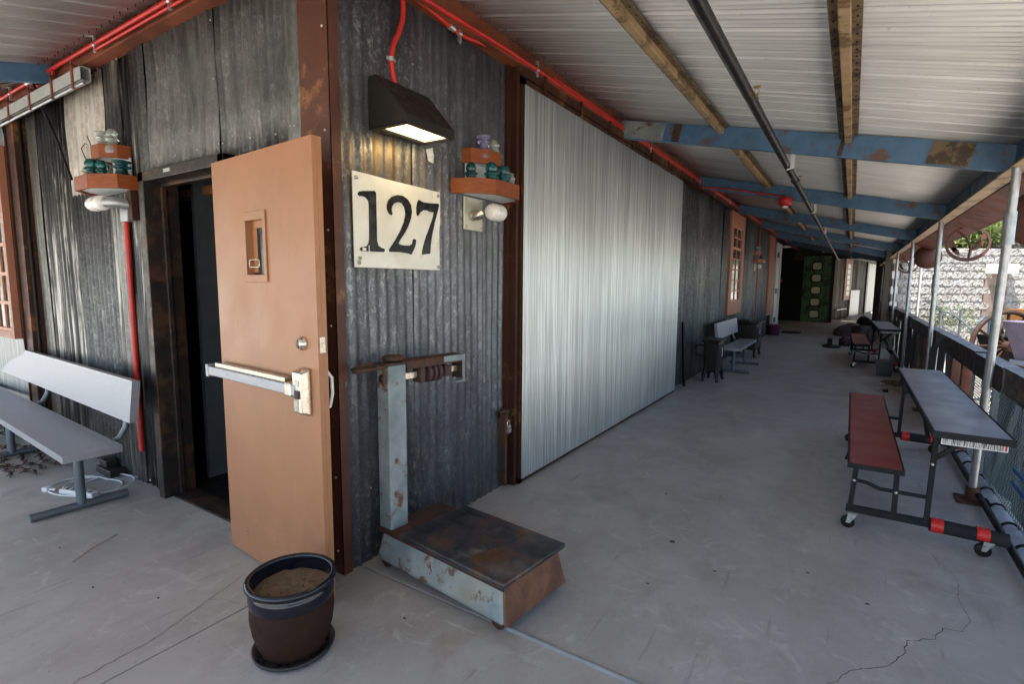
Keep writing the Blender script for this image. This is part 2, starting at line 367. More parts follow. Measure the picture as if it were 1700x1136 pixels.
def part(name, mb, m, parent, label=None, bevel=0, world=False, kind=None, color=None):
    """link ONE mesh object as a part; world=True when the builder used world coordinates"""
    me = mb.mesh(name) if isinstance(mb, MB) else mb
    if world:
        me.transform(Matrix.Translation(-base_of(parent).location))
    if not me.materials: me.materials.append(M[m] if isinstance(m, str) else m)
    o = bpy.data.objects.new(name, me); COL.objects.link(o); o.parent = parent
    if label: o['label'] = label
    if kind: o['kind'] = kind
    if color: o.color = (*color, 1)
    if bevel:
        b = o.modifiers.new('bevel', 'BEVEL'); b.width = bevel; b.segments = 2; b.limit_method = 'ANGLE'; b.angle_limit = R_(40)
    return o
def thing(name, label, cat, loc=(0, 0, 0), rz=0, group=None):
    o = bpy.data.objects.new(name, None); COL.objects.link(o); o.empty_display_size = .1
    o.location = loc; o.rotation_euler = (0, 0, rz); o['label'] = label; o['category'] = cat
    if group: o['group'] = group
    return o
def solo(name, mb, m, label, cat, loc=(0, 0, 0), rz=0, group=None, bevel=0, world=False):
    me = mb.mesh(name)
    if world: me.transform(Matrix.Translation(-Vector(loc)))
    me.materials.append(M[m])
    o = bpy.data.objects.new(name, me); COL.objects.link(o); o.location = loc; o.rotation_euler = (0, 0, rz)
    o['label'] = label; o['category'] = cat
    if group: o['group'] = group
    if bevel:
        b = o.modifiers.new('bevel', 'BEVEL'); b.width = bevel; b.segments = 2; b.limit_method = 'ANGLE'; b.angle_limit = R_(40)
    return o
def struct(name, mb, m, bevel=0):
    o = bpy.data.objects.new(name, mb.mesh(name)); COL.objects.link(o); o.data.materials.append(M[m]); o['kind'] = 'structure'; return o
def dup(root, loc, rz, label=None):
    def cp(o, par):
        c = o.copy(); COL.objects.link(c); c.parent = par
        for ch in list(o.children): cp(ch, c)
        return c
    r = cp(root, None); r.location = loc; r.rotation_euler = (0, 0, rz)
    if label: r['label'] = label
    return r
def arc(c, r, a0, a1, n, plane='xz'):
    out = []
    for i in range(n+1):
        a = a0+(a1-a0)*i/n; x, y = math.cos(a)*r, math.sin(a)*r
        out.append({'xz': (c[0]+x, c[1], c[2]+y), 'yz': (c[0], c[1]+x, c[2]+y), 'xy': (c[0]+x, c[1]+y, c[2])}[plane])
    return out

# ================================================================== SETTING
# yard ground, lawn in front, hillside behind the block wall
g = MB(); g.box(-150, 150, -150, 150, -.62, -.32); struct('ground', g, 'yard')
g = MB(); g.box(-60, 40, -60, -22.0, -.32, -.30); struct('lawn', g, 'grass_ground')
g = MB(); g.box(-60, 60, -22, -3.3, -.29, -.27); struct('bounce_ground', g, 'bounce_pale')  # unseen pale ground, added wide to throw sunlight onto the left ceiling
fl = MB(); fl.box(-9, 3.02, -3.2, 36, -.34, -.012); floor = struct('floor', fl, 'concrete_kerb')
# poured slabs with open control joints between them
jx = [-9, -6.1, -3.15, -.15, 3.02]; jy = [-3.2, .09, 4.7, 8.4, 12.4, 16.4, 20.4, 24.4, 30, 36]
def slab(x0, x1, y0, y1):
    b = MB(); b.box(x0+.004, x1-.004, y0+.004, y1-.004, -.12, 0); part('concrete_slab', b, 'concrete', floor, bevel=.003)
for i in range(3):
    slab(jx[i], jx[i+1], jy[0], jy[1]); slab(jx[i], jx[i+1], jy[1], jy[2])
slab(-.15, 3.02, -3.2, .09)
for j in range(1, len(jy)-1):
    slab(-.15, 3.02, jy[j], jy[j+1])
    if j > 1: slab(-6.1, -.15, jy[j], jy[j+1])
b = MB(); b.tube([(.9, .092, .001), (1.2, .088, .003), (1.7, .092, .001), (3.0, .09, .001)], .011, 8); part('joint_filler', b, 'strip', floor)
def crack(pts, wd=.003, seed=1):
    rr = random.Random(seed); P = []
    for i in range(len(pts)-1):
        a, c = Vector(pts[i]), Vector(pts[i+1]); n = max(2, int((c-a).length/.025)); t = Vector((-(c-a).y, (c-a).x)).normalized()
        for k in range(n): P.append(a.lerp(c, k/n)+t*rr.uniform(-1, 1)*.006)
    P.append(Vector(pts[-1])); m = MB()
    for i in range(len(P)-1):
        t = (P[i+1]-P[i]).normalized(); nn = Vector((-t.y, t.x)); w0, w1 = wd*rr.uniform(.35, 1)/2, wd*rr.uniform(.35, 1)/2
        m.add([(*(P[i]-nn*w0), .0012), (*(P[i]+nn*w0), .0012), (*(P[i+1]+nn*w1), .0012), (*(P[i+1]-nn*w1), .0012)], [(0, 1, 2, 3)])
    part('crack', m, 'crack', floor)
crack([(-.24, -1.2), (-.238, -1.035), (-.256, -.752), (-.31, -.6), (-.348, -.492), (-.37, -.4), (-.411, -.293)], .0035, 3)
crack([(-.348, -.492), (-.28, -.45), (-.2, -.44)], .002, 4)
crack([(2.0, .38), (2.076, .494), (2.151, .63), (2.24, .7), (2.312, .822), (2.33, .939), (2.43, 1.02), (2.47, 1.12), (2.539, 1.145)], .004, 5)
crack([(2.539, 1.145), (2.577, 1.28), (2.56, 1.424), (2.583, 1.636), (2.5, 1.9)], .002, 6)
crack([(1.1, 2.3), (1.25, 2.1), (1.2, 1.7), (1.33, 1.5)], .0014, 8)
# small dark bits on the floor
for i, (x, y) in enumerate([(1.55, 1.05), (1.3, .75), (1.95, 1.3), (.5, -.1), (-.9, -.75), (-.55, -.62), (-1.5, -.7), (2.2, 1.15), (1.05, 1.9)]):
    m = MB(); m.lathe([(0, 0), (.006, .001), (.004, .004), (0, .005)], (x, y, 0), 6, 1.6, .7)
    solo('debris', m, 'crack', 'tiny dark crumb of debris lying on the bare concrete floor', 'debris', group='crumbs on the floor')
m = MB(); m.lathe([(.016, .0), (.015, .002), (0, .002)], (1.28, 1.24, 0), 12); solo('floor_plug', m, 'crack', 'small round dark metal plug set in concrete right of the scale', 'plug')
m = MB(); m.tube([(-1.25, -.72, .004), (-1.33, -.62, .006), (-1.42, -.46, .004)], .002, 5); solo('dry_stalk', m, 'tan_steel', 'thin dry plant stalk lying on floor between bench and door', 'stalk')

# ================================================================== BUILDING
bld = thing('corrugated_building', 'long shed clad in dark weathered corrugated sheets with brown steel corner', 'building', (0, 0, 0))
def sheet(axis, a0, a1, z0, z1, off=0, pitch=.0675, amp=.008, seg=8, jit=.012, curve=0):
    """vertical corrugated sheet; axis 'x' runs along x at y=-off, 'y' runs along y at x=off"""
    n = max(4, int((a1-a0)/pitch*seg)); m = MB(); vs = []; rows = [z0, z0+(z1-z0)*.33, z0+(z1-z0)*.66, z1]
    ph = rnd.uniform(0, 6)
    for j, z in enumerate(rows):
        for i in range(n+1):
            a = a0+(a1-a0)*i/n; o = off+amp*math.sin(2*PI*a/pitch+ph)+.006*math.sin(a*3+j*2+ph)
            zz = z+(rnd.uniform(-jit, jit)*.3 if j in (0, 3) else 0)
            vs.append((a, -o, zz) if axis == 'x' else (o, a, zz))
    w_ = n+1
    m.add(vs, [(j*w_+i, j*w_+i+1, (j+1)*w_+i+1, (j+1)*w_+i) for j in range(3) for i in range(n)], True)
    return m
def csheet(axis, a0, a1, z0, z1, mat, tone, off, **k):
    o = part('corrugated_sheet', sheet(axis, a0, a1, z0, z1, off, **k), mat, bld, color=tone)
    s = o.modifiers.new('solid', 'SOLIDIFY'); s.thickness = .0015
    return o
# left wall (runs along x)
csheet('x', -3.93, -3.72, .0, 2.9, 'galv_left', (.30, .29, .25), .012, amp=.003)
csheet('x', -3.74, -3.05, .0, 2.92, 'galv_soot', (.07, .07, .072), .004)
csheet('x', -3.07, -2.36, 2.09, 2.9, 'galv_pale', (.56, .50, .42), .016, amp=.005)
csheet('x', -3.06, -2.36, .02, 2.1, 'galv_left', (.13, .135, .135), .006)
csheet('x', -2.38, -2.12, 0, 2.93, 'galv_soot', (.26, .25, .24), .014, amp=.006)
csheet('x', -2.14, -1.92, 0, 2.94, 'galv_soot', (.05, .05, .052), .004)
csheet('x', -1.94, -1.74, 0, 2.94, 'galv_left', (.17, .17, .165), .010)
csheet('x', -1.75, -.93, 2.13, 2.97, 'galv_left', (.17, .165, .15), .013, amp=.006)
csheet('x', -.95, -.30, 2.13, 2.97, 'galv_left', (.14, .135, .125), .005, amp=.006)
csheet('x', -.86, -.30, 0, 2.14, 'galv_left', (.15, .15, .14), .003)
csheet('x', -.32, -.19, 0, 2.97, 'galv_left', (.32, .33, .30), .008, amp=.002)
# right wall (runs along y)
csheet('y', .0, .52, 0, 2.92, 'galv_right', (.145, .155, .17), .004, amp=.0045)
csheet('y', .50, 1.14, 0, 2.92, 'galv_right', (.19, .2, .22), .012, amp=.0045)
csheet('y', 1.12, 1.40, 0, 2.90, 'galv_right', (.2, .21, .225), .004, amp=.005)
y = 5.5
for k in range(13):
    wd = (.52, .62, .66, .5, .7, .64)[k % 6]
    if not (9.03 < y+wd/2 < 10.5):
        csheet('y', y, y+wd+.02, 0, 2.9, 'galv_left', ((.15, .16, .155), (.10, .11, .11), (.19, .2, .19), (.13, .135, .13))[k % 4], .004+.008*(k % 2))
    else:
        csheet('y', y, y+wd+.02, 0, .86, 'galv_left', (.14, .15, .15), .006)
    y += wd
while y < 14.8:
    csheet('y', y, y+.62, 0, 2.9, 'galv_left', (.15, .16, .17) if int(y*3) % 2 else (.1, .105, .11), .004+.006*(int(y*3) % 2)); y += .6
# backing wall panels behind the sheets, closing the interior
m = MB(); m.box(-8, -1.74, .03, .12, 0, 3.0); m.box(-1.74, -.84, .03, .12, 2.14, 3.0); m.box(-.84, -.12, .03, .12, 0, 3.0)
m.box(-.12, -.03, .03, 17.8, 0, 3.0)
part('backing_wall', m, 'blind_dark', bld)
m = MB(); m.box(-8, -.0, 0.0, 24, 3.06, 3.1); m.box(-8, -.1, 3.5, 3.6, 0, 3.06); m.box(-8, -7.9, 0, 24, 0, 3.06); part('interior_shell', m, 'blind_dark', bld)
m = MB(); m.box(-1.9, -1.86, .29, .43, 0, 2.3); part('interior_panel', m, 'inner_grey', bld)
m = MB(); m.box(-7.8, -.13, .125, 3.4, .001, .006); m.box(-7.8, -.13, 1.5, 1.55, 0, 3.0); part('interior_shade_sheet', m, 'black_steel', bld)  # black sheet and partition stand in for the unlit room's shade
m = MB(); m.box(-3.0, -1.0, .35, .43, 2.06, 2.12); part('timber_lintel', m, 'wood_raw', bld)
m = MB(); m.box(-2.9, -2.86, 1.2, 1.3, .9, 1.5); part('light_switch', m, 'bench_leg', bld)
# brown corner post: wide face on the left wall, folded round the corner
m = MB(); m.box(-.205, .012, -.022, -.012, 0, 3.3); m.box(.004, .014, -.022, .03, 0, 3.3); cp_ = part('corner_post', m, 'post_brown', bld)
for z in (.12, .5, 1.0, 1.25, 1.7, 2.15, 2.6):
    m = MB(); m.lathe([(.007, 0), (.006, -.004), (0, -.005)], (-.03, -.022, z), 8, axis='y'); part('screw', m, 'screw', cp_)
# fascia beams under the roof on both walls (channel: web and lower flange)
m = MB(); m.box(-9, -.0, -.055, -.045, 2.93, 3.07); m.box(-9, .0, -.09, .0, 2.915, 2.93); part('fascia_beam', m, 'oxide', bld)
m = MB(); m.box(.045, .055, -.06, 23, 2.93, 3.07); m.box(-.01, .1, -.09, 23, 2.90, 2.93); part('fascia_beam', m, 'oxide', bld)
# screws along sheet edges
sm = MB(); sm.lathe([(.006, 0), (.006, .003), (.003, .006), (0, .006)], n=8); sm = sm.mesh('screw'); sm.materials.append(M['screw'])
def screw(p, ax, parent=bld):
    o = bpy.data.objects.new('screw', sm); COL.objects.link(o); o.parent = parent; o.location = p
    o.rotation_euler = (R_(90), 0, 0) if ax == 'x' else (0, R_(90), 0)
for x in (-1.66, -1.4, -1.15, -.92, -.88, -.62, -.4, -.28): screw((x, -.024, 2.19+rnd.uniform(-.01, .02)), 'x')
for x, z in ((-.94, 2.55), (-.94, 2.85), (-.5, 2.9), (-1.3, 2.92), (-.25, 2.2), (-1.8, 1.75), (-1.8, .4), (-2.4, 2.9), (-2.1, 2.9)): screw((x, -.024, z), 'x')
for y, z in ((.03, 1.3), (.5, 2.6), (.06, 2.9), (.2, 1.33), (1.05, .98), (.62, 2.1), (.9, 2.85), (.15, .4), (1.3, 1.2)): screw((.024, y, z), 'y')

# door frame and open door
fr = MB()
fr.box(-1.80, -1.73, -.075, .13, 0, 2.135); fr.box(-.86, -.80, -.075, .13, 0, 2.135); fr.box(-1.80, -.80, -.075, .13, 2.075, 2.135)
fr.box(-1.73, -1.71, .02, .05, 0, 2.075); fr.box(-1.73, -.86, .02, .05, 2.055, 2.075)
part('door_frame', fr, 'dark_steel', bld, bevel=.004, label='dark steel door frame with header above the open doorway')
fw_ = MB(); fw_.box(-1.45, -1.37, -.079, -.075, 2.1, 2.12); part('frame_tag', fw_, 'clamp', bld)
m = MB(); m.box(-1.73, -.86, -.02, .12, .0, .014); part('threshold', m, 'dark_steel', bld)
dv = Vector((.997, -.076, 0)); dn = Vector((-.076, -.997, 0)).normalized()   # along the leaf, out of its face
D0 = Vector((-.745, -.167, 0))
def dp(u, z, o=0): return tuple(D0+dv*u+dn*o+Vector((0, 0, z)))
def dbox(m, u0, u1, z0, z1, o0, o1):
    c = [dp(u0, z0, o0), dp(u1, z0, o0), dp(u1, z0, o1), dp(u0, z0, o1)]; t = [dp(u0, z1, o0), dp(u1, z1, o0), dp(u1, z1, o1), dp(u0, z1, o1)]
    return m.hexa(c, t)
m = MB()   # leaf with a hole for the vision panel
DW, DH = .90, 2.055
for a in ((0, DW, .012, 1.49), (0, DW, 1.745, DH), (0, .335, 1.49, 1.745), (.495, DW, 1.49, 1.745)): dbox(m, a[0], a[1], a[2], a[3], -.044, 0)
bm_ = m
door = part('door', bm_, 'door_paint', bld, label='open tan painted steel door folded back towards the corner')
m = MB(); dbox(m, DW-.0, DW+.002, .012, DH, -.045, .0); dbox(m, DW-.0003, DW+.0035, .012, DH, -.024, -.022); part('edge_seam', m, 'door_edge', door)
m = MB()
for a in ((.31, .52, 1.745, 1.785), (.31, .52, 1.455, 1.49), (.31, .335, 1.49, 1.745), (.495, .52, 1.49, 1.745)): dbox(m, *a, 0, .008)
part('vision_frame', m, 'door_paint', door, bevel=.002)
m = MB(); dbox(m, .336, .375, 1.50, 1.744, -.043, -.028); dbox(m, .375, .494, 1.71, 1.744, -.043, -.018); part('vision_stop', m, 'door_edge', door)
m = MB(); dbox(m, .336, .494, 1.491, 1.744, -.036, -.03); part('pane', m, 'glass_dark', door)
m = MB(); m.tube([dp(.375, 1.555, .0), dp(.375, 1.555, .012), dp(.38, 1.56, .014), dp(.46, 1.56, .014), dp(.465, 1.555, .012), dp(.465, 1.53, .012), dp(.46, 1.525, .014), dp(.38, 1.525, .014), dp(.375, 1.53, .012), dp(.375, 1.555, .012)], .003, 6); part('latch_ring', m, 'chrome', door)
m = MB(); dbox(m, -.055, .80, .965, 1.012, .03, .058); dbox(m, -.055, -.03, .955, 1.022, 0, .062); part('push_bar', m, 'alu', door, bevel=.004)
m = MB(); dbox(m, .02, .70, 1.012, 1.035, .012, .045); dbox(m, -.05, .80, .955, .99, .0, .03); part('bar_rail', m, 'chrome', door, bevel=.003)
m = MB(); m.hexa([dp(.765, .87, 0), dp(.845, .87, 0), dp(.835, .885, .05), dp(.775, .885, .05)], [dp(.765, 1.085, 0), dp(.845, 1.085, 0), dp(.838, 1.07, .055), dp(.772, 1.07, .055)])
dbox(m, .72, .775, .955, 1.02, 0, .062); part('latch_case', m, 'chrome', door, bevel=.01)
m = MB(); dbox(m, .803, .835, .955, .99, .05, .062); part('latch_bolt', m, 'dark_steel', door, bevel=.002)
m = MB(); dbox(m, .806, .832, 1.005, 1.035, .052, .056); part('sticker', m, 'paper', door)
m = MB()
for r, o in ((.03, 0), (.03, .008), (.022, .012), (.022, .02), (.0, .022)): pass
ring = lambda r, o: [tuple(Vector(dp(.79, 1.19, o))+dv*math.cos(a)*r+Vector((0, 0, math.sin(a)*r))) for a in [2*PI*k/20 for k in range(20)]]
R3 = [ring(r, o) for r, o in ((.03, 0), (.03, .01), (.021, .014), (.021, .024), (.001, .025))]
m.add([v for g in R3 for v in g], [(i*20+k, i*20+(k+1) % 20, (i+1)*20+(k+1) % 20, (i+1)*20+k) for i in range(4) for k in range(20)], True)
part('lock_cylinder', m, 'chrome', door)
m = MB(); dbox(m, .787, .793, 1.18, 1.20, .024, .027); part('keyhole', m, 'dark_steel', door)
m = MB(); dbox(m, DW+.002, DW+.005, 1.155, 1.225, -.035, -.008); part('edge_plate', m, 'chrome', door, bevel=.001)
m = MB(); dbox(m, DW+.004, DW+.012, 1.18, 1.20, -.028, -.014); part('dead_bolt', m, 'chrome', door)
m = MB(); m.tube([dp(.83, 1.06, -.045), dp(.84, 1.06, -.08), dp(.845, 1.03, -.098), dp(.845, .96, -.1), dp(.84, .90, -.09), dp(.83, .88, -.045)], .008, 8); part('pull_handle', m, 'white', door)
m = MB()
for u, z in ((.19, .16), (.19, .14), (.19, .12)): dbox(m, u, u+.006, z, z+.006, 0, .0006)
part('screw_hole', m, 'black_steel', door)
for z in (.25, 1.05, 1.8):
    m = MB(); m.tube([(-.795, -.10, z-.05), (-.795, -.10, z+.05)], .009, 8); part('hinge', m, 'dark_steel', door)

# ---- right wall: posts, sliding ribbed door, track
m = MB(); m.box(.0, .035, 1.395, 1.47, 0, 2.9); m.box(.035, .085, 1.43, 1.46, 0, 2.86); part('door_post', m, 'brown_steel', bld, label='dark brown steel post between spangled sheets and ribbed door')
m = MB(); m.box(.055, .1, 1.475, 1.52, 0.0, 2.83); m.box(.04, .1, 5.40, 5.44, .05, 2.83); m.box(.04, .1, 1.475, 5.44, 2.79, 2.83); m.box(.03, .1, 1.475, 5.44, .008, .035)
sl = part('sliding_door', m, 'brown_steel', bld, label='sliding door faced with bright finely ribbed sheet metal')
YS = [1.49, 2.30, 3.09, 3.90, 4.68, 5.43]
for k in range(5):
    YA, YB = YS[k], YS[k+1]+(.02 if k < 4 else 0); n = int((YB-YA)*340); m = MB(); vs = []
    for j, z in enumerate((.035, .5, .9, 1.4, 1.9, 2.4, 2.79)):
        for i in range(n+1):
            yy = YA+(YB-YA)*i/n; vs.append((.106+.0016*(k % 2)+.0055*math.sin(2*PI*yy/.0235)+.0035*noise.noise((yy*1.7, z*1.1, k)), yy, z))
    m.add(vs, [(j*(n+1)+i, j*(n+1)+i+1, (j+1)*(n+1)+i+1, (j+1)*(n+1)+i) for j in range(6) for i in range(n)], True)
    tn = (1., .93, .98, .9, .96)[k]; part('ribbed_sheet', m, 'panel', sl, color=(tn, tn, tn))
m = MB(); m.box(.02, .1, 1.45, 9.0, 2.845, 2.90); m.box(.1, .106, 1.45, 9.0, 2.84, 2.90); part('door_track', m, 'brown_steel', bld)
for y in (1.75, 2.35, 2.95, 3.55, 4.15, 4.75, 5.35, 5.95, 6.55, 7.15):
    m = MB(); m.box(.055, .113, y, y+.03, 2.80, 2.935); part('track_bracket', m, 'brown_steel', bld)
m = MB(); m.box(.036, .09, 1.30, 1.325, .06, .56); m.box(.03, .05, 1.30, 1.42, .52, .57); part('hasp', m, 'rusty_iron', bld, label='rusty hasp and strap low on the brown post')
m = MB(); m.box(.09, .108, 1.31, 1.355, .42, .47); m.tube([(.099, 1.318, .47), (.099, 1.318, .50), (.099, 1.333, .513), (.099, 1.347, .50), (.099, 1.347, .47)], .004, 8)
part('padlock', m, 'chrome', bld, bevel=.003)

# ---- windows
def sash(parent, ax, a0, a1, z0, z1, off, rows, cols, fw=.09, bw=.022, mf='terracotta', mb_='pink_frame', transom=None):
    def bx(m, u0, u1, w0, w1, o0, o1):
        if ax == 'x': m.box(u0, u1, -(off+o1), -(off+o0), w0, w1)
        else: m.box(off+o0, off+o1, u0, u1, w0, w1)
    m = MB(); bx(m, a0, a0+fw, z0, z1, 0, .05); bx(m, a1-fw, a1, z0, z1, 0, .05); bx(m, a0+fw, a1-fw, z1-fw, z1, 0, .05); bx(m, a0+fw, a1-fw, z0, z0+fw, 0, .05)
    f = part('window_frame', m, mf, parent)
    m = MB(); i0, i1, k0, k1 = a0+fw, a1-fw, z0+fw, z1-fw
    t = .03
    bx(m, i0, i0+t, k0, k1, .01, .04); bx(m, i1-t, i1, k0, k1, .01, .04); bx(m, i0+t, i1-t, k0, k0+t, .01, .04); bx(m, i0+t, i1-t, k1-t, k1, .01, .04)
    part('sash', m, mb_, f)
    for c in range(1, cols):
        x = i0+(i1-i0)*c/cols; m = MB(); bx(m, x-bw/2, x+bw/2, k0+t, k1-t, .012, .036); part('glazing_bar', m, mb_, f)
    for r in range(1, rows):
        z = k0+(k1-k0)*r/rows; h = bw if r != transom else bw*2.2; m = MB(); bx(m, i0+t, i1-t, z-h/2, z+h/2, .015, .0385); part('glazing_bar', m, mb_, f)
    for c in range(cols):
        for r in range(rows):
            m = MB(); x0 = i0+(i1-i0)*c/cols; x1 = i0+(i1-i0)*(c+1)/cols; y0 = k0+(k1-k0)*r/rows; y1 = k0+(k1-k0)*(r+1)/rows
            bx(m, x0, x1, y0, y1, .018, .022); part('pane', m, 'glass_dark', f)
    return f
sash(bld, 'y', 9.05, 10.5, .87, 2.86, .01, 7, 2, fw=.26, transom=5)
m = MB(); m.box(.01, .05, 14.7, 15.7, .6, 2.85)
for k in range(12): m.box(.05, .06, 14.74+k*.08, 14.78+k*.08, .62, 2.83)
part('brown_shutter', m, 'terracotta', bld)
m = MB(); m.box(.0, .06, 16.3, 16.45, 0, 2.75); m.box(0, .06, 17.35, 17.5, 0, 2.75); m.box(0, .06, 16.45, 17.35, 2.6, 2.75); m.box(.0, .03, 16.45, 17.35, .02, 2.6); part('white_door', m, 'whitepaint', bld, label='narrow white door with black strap hinges near far end')
for z in (.3, 1.2, 2.3):
    m = MB(); m.box(.06, .075, 16.35, 16.75, z, z+.16); part('strap_hinge', m, 'black_steel', bld)
m = MB(); m.box(-.02, .03, 15.7, 16.3, 0, 2.9); m.box(-.02, .02, 17.5, 17.8, 0, 2.9); part('far_wall_board', m, 'dark_steel', bld)
m = MB(); m.box(-3, -2.9, 17.8, 24, 0, 3.0); m.box(-3, 1.32, 22.9, 23.0, 0, 3.0); m.box(-3, -.1, 17.75, 17.8, 0, 3.0); part('recess_wall', m, 'black_steel', bld)

# ---- left sliding door with window, its track, brown post
m = MB(); m.box(-4.10, -3.94, -.10, -.04, 0, 2.83); m.box(-4.06, -3.93, -.04, .0, 0, 2.83); part('door_post', m, 'brown_steel', bld, label='dark brown post beside the left window')
m = MB(); m.tube([(-3.925, -.06, 0.0), (-3.925, -.06, 2.8)], .012, 8); part('door_seal', m, 'black_steel', bld)
m = MB(); m.box(-6.4, -6.36, -.11, -.04, .02, 2.8); m.box(-4.16, -4.12, -.11, -.04, .02, 2.8); m.box(-6.36, -4.16, -.1, -.05, .02, .06)
s2 = part('sliding_door', m, 'brown_steel', bld, label='sliding panel at far left with many paned terracotta window')
m = sheet('x', -6.38, -4.12, .05, .93, .112, pitch=.03, amp=.004, seg=5); part('ribbed_sheet', m, 'panel', s2, color=(.62, .63, .65))
m = sheet('x', -6.38, -4.12, 2.60, 2.82, .112, pitch=.03, amp=.004, seg=5); part('ribbed_sheet', m, 'panel', s2, color=(.62, .63, .65))
m = MB(); m.box(-6.4, -4.14, -.105, -.04, .9, .95); part('door_rail', m, 'brown_steel', s2)
sash(bld, 'x', -6.2, -4.165, .93, 2.60, .112, 6, 9, fw=.06, bw=.03, transom=5)
# galvanised box rail + round bar + brackets over left wall
m = MB()
for (y0, y1, z0, z1) in ((-.14, -.136, 2.785, 2.875), (-.084, -.08, 2.785, 2.875), (-.14, -.08, 2.871, 2.875), (-.14, -.125, 2.785, 2.789), (-.1, -.08, 2.785, 2.789)): m.box(-4.9, -2.36, y0, y1, z0, z1)
part('box_rail', m, 'rail_grey', bld, label='light grey galvanised box rail hung over the left wall')
m = MB(); m.tube([(-4.1, -.13, 2.755), (-2.33, -.13, 2.765)], .012, 10); part('rail_bar', m, 'galv_tube', bld)
for x in (-4.35, -3.85, -3.35, -2.88, -2.50):
    m = MB(); m.box(x, x+.03, -.148, -.142, 2.755, 2.93); m.box(x, x+.03, -.148, -.06, 2.90, 2.908); m.box(x, x+.03, -.148, -.12, 2.75, 2.756); part('rail_bracket', m, 'oxide', bld)

# ================================================================== CANOPY
can = thing('porch_canopy', 'porch roof of white ribbed sheets on blue steel beams and slim galvanised posts', 'canopy', (2.83, 2.95, 0))
SL = .24; CZ = 3.055
def cz(x): return CZ-SL*x
def roofsheet(y0, y1, x0=.04, x1=3.12):
    m = MB(); vs = []; n = int((y1-y0)/.0125)
    def h(y):
        t = (y % .2)/.2; rib = .014 if .0 < t < .12 else 0; return rib+.0025*math.sin(2*PI*y/.05)
    for x in (x0, (x0+x1)/2, x1):
        for i in range(n+1):
            yy = y0+(y1-y0)*i/n; xx = max(x, -yy) if yy < 0 else x
            vs.append((xx, yy, cz(xx)+h(yy)+.004*math.sin(yy*2.3+x*1.9)))
    m.add(vs, [(j*(n+1)+i, j*(n+1)+i+1, (j+1)*(n+1)+i+1, (j+1)*(n+1)+i) for j in range(2) for i in range(n)], True); return m
y = -3.1; ks = 0
while y < 22.6:
    y1 = min(y+.9, 22.8); o = part('roof_sheet', roofsheet(y, y1+.03), 'ceiling', can, world=True); s = o.modifiers.new('solid', 'SOLIDIFY'); s.thickness = .02; s.offset = 1
    o.location.z += .006*(ks % 2); y += .9; ks += 1
def roofsheet2(x0, x1):
    m = MB(); vs = []; n = int((x1-x0)/.0125)
    for yy in (.04, 1.5, 3.12):
        for i in range(n+1):
            x = x0+(x1-x0)*i/n; t = (x % .2)/.2; y_ = max(yy, x) if x > 0 else yy
            vs.append((x, -y_, cz(y_)+(.014 if 0 < t < .12 else 0)+.0025*math.sin(2*PI*x/.05)))
    m.add(vs, [(j*(n+1)+i, j*(n+1)+i+1, (j+1)*(n+1)+i+1, (j+1)*(n+1)+i) for j in range(2) for i in range(n)], True); return m
x = -9.0
while x < 3.0:
    x1 = min(x+.9, 3.1); o = part('roof_sheet', roofsheet2(x, x1+.03), 'ceiling_side', can, world=True); s = o.modifiers.new('solid', 'SOLIDIFY'); s.thickness = .02; s.offset = 1; x += .9
# roof skin on top, so that no daylight leaks through laps
m = MB(); m.hexa([(-.1, -.1, cz(-.1)+.03), (3.14, -3.14, cz(3.14)+.03), (3.14, 22.85, cz(3.14)+.03), (-.1, 22.85, cz(-.1)+.03)], [(-.1, -.1, cz(-.1)+.06), (3.14, -3.14, cz(3.14)+.06), (3.14, 22.85, cz(3.14)+.06), (-.1, 22.85, cz(-.1)+.06)])
m.hexa([(-.1, .1, cz(-.1)+.03), (-9, .1, cz(-.1)+.03), (-9, -3.14, cz(3.14)+.03), (3.14, -3.14, cz(3.14)+.03)], [(-.1, .1, cz(-.1)+.06), (-9, .1, cz(-.1)+.06), (-9, -3.14, cz(3.14)+.06), (3.14, -3.14, cz(3.14)+.06)])
part('roof_skin', m, 'dark_steel', can, world=True)
# blue cross beams
YL = [3.32, 6.42, 9.6, 12.6, 15.7, 19.0]; YR = [2.99, 5.97, 9.2, 12.6, 15.7, 19.0]
def channel(a, b, wd, ht, lip=.05):
    m = MB(); m.beam(a, b, .008, ht); a, b = Vector(a), Vector(b)
    for s in (-1, 1):
        o = Vector((0, .03, s*(ht/2-.004))); m.beam(a+o, b+o, .055, .008)
    return m
for k, (yl, yr) in enumerate(zip(YL, YR)):
    m = channel((.06, yl, cz(.06)-.095), (2.86, yr, cz(2.86)-.095), .05, .165)
    bo = part('cross_beam', m, 'blue_paint', can, world=True)
    if k == 0:
        for u0, u1, mm in ((.0, .16, 'tan_steel'), (.19, .215, 'rusty_iron'), (.845, .925, 'tan_steel'), (.655, .665, 'rusty_iron')):
            A = Vector((.06, yl-.008, cz(.06)-.095)); B = Vector((2.86, yr-.008, cz(2.86)-.095)); m = MB(); m.beam(A.lerp(B, u0), A.lerp(B, u1), .008, .15)
            part('patch_plate', m, 'scale_grey' if u0 == 0 else ('rusty_iron' if mm == 'rusty_iron' else 'tan_dark'), bo, world=True)
for xb in (-3.05, -6.1):
    m = MB(); m.beam((xb, -.06, cz(.06)-.05), (xb, -2.9, cz(2.9)-.05), .008, .13); m.beam((xb-.03, -.06, cz(.06)-.118), (xb-.03, -2.9, cz(2.9)-.118), .06, .008)
    part('cross_beam', m, 'blue_paint', can, world=True)
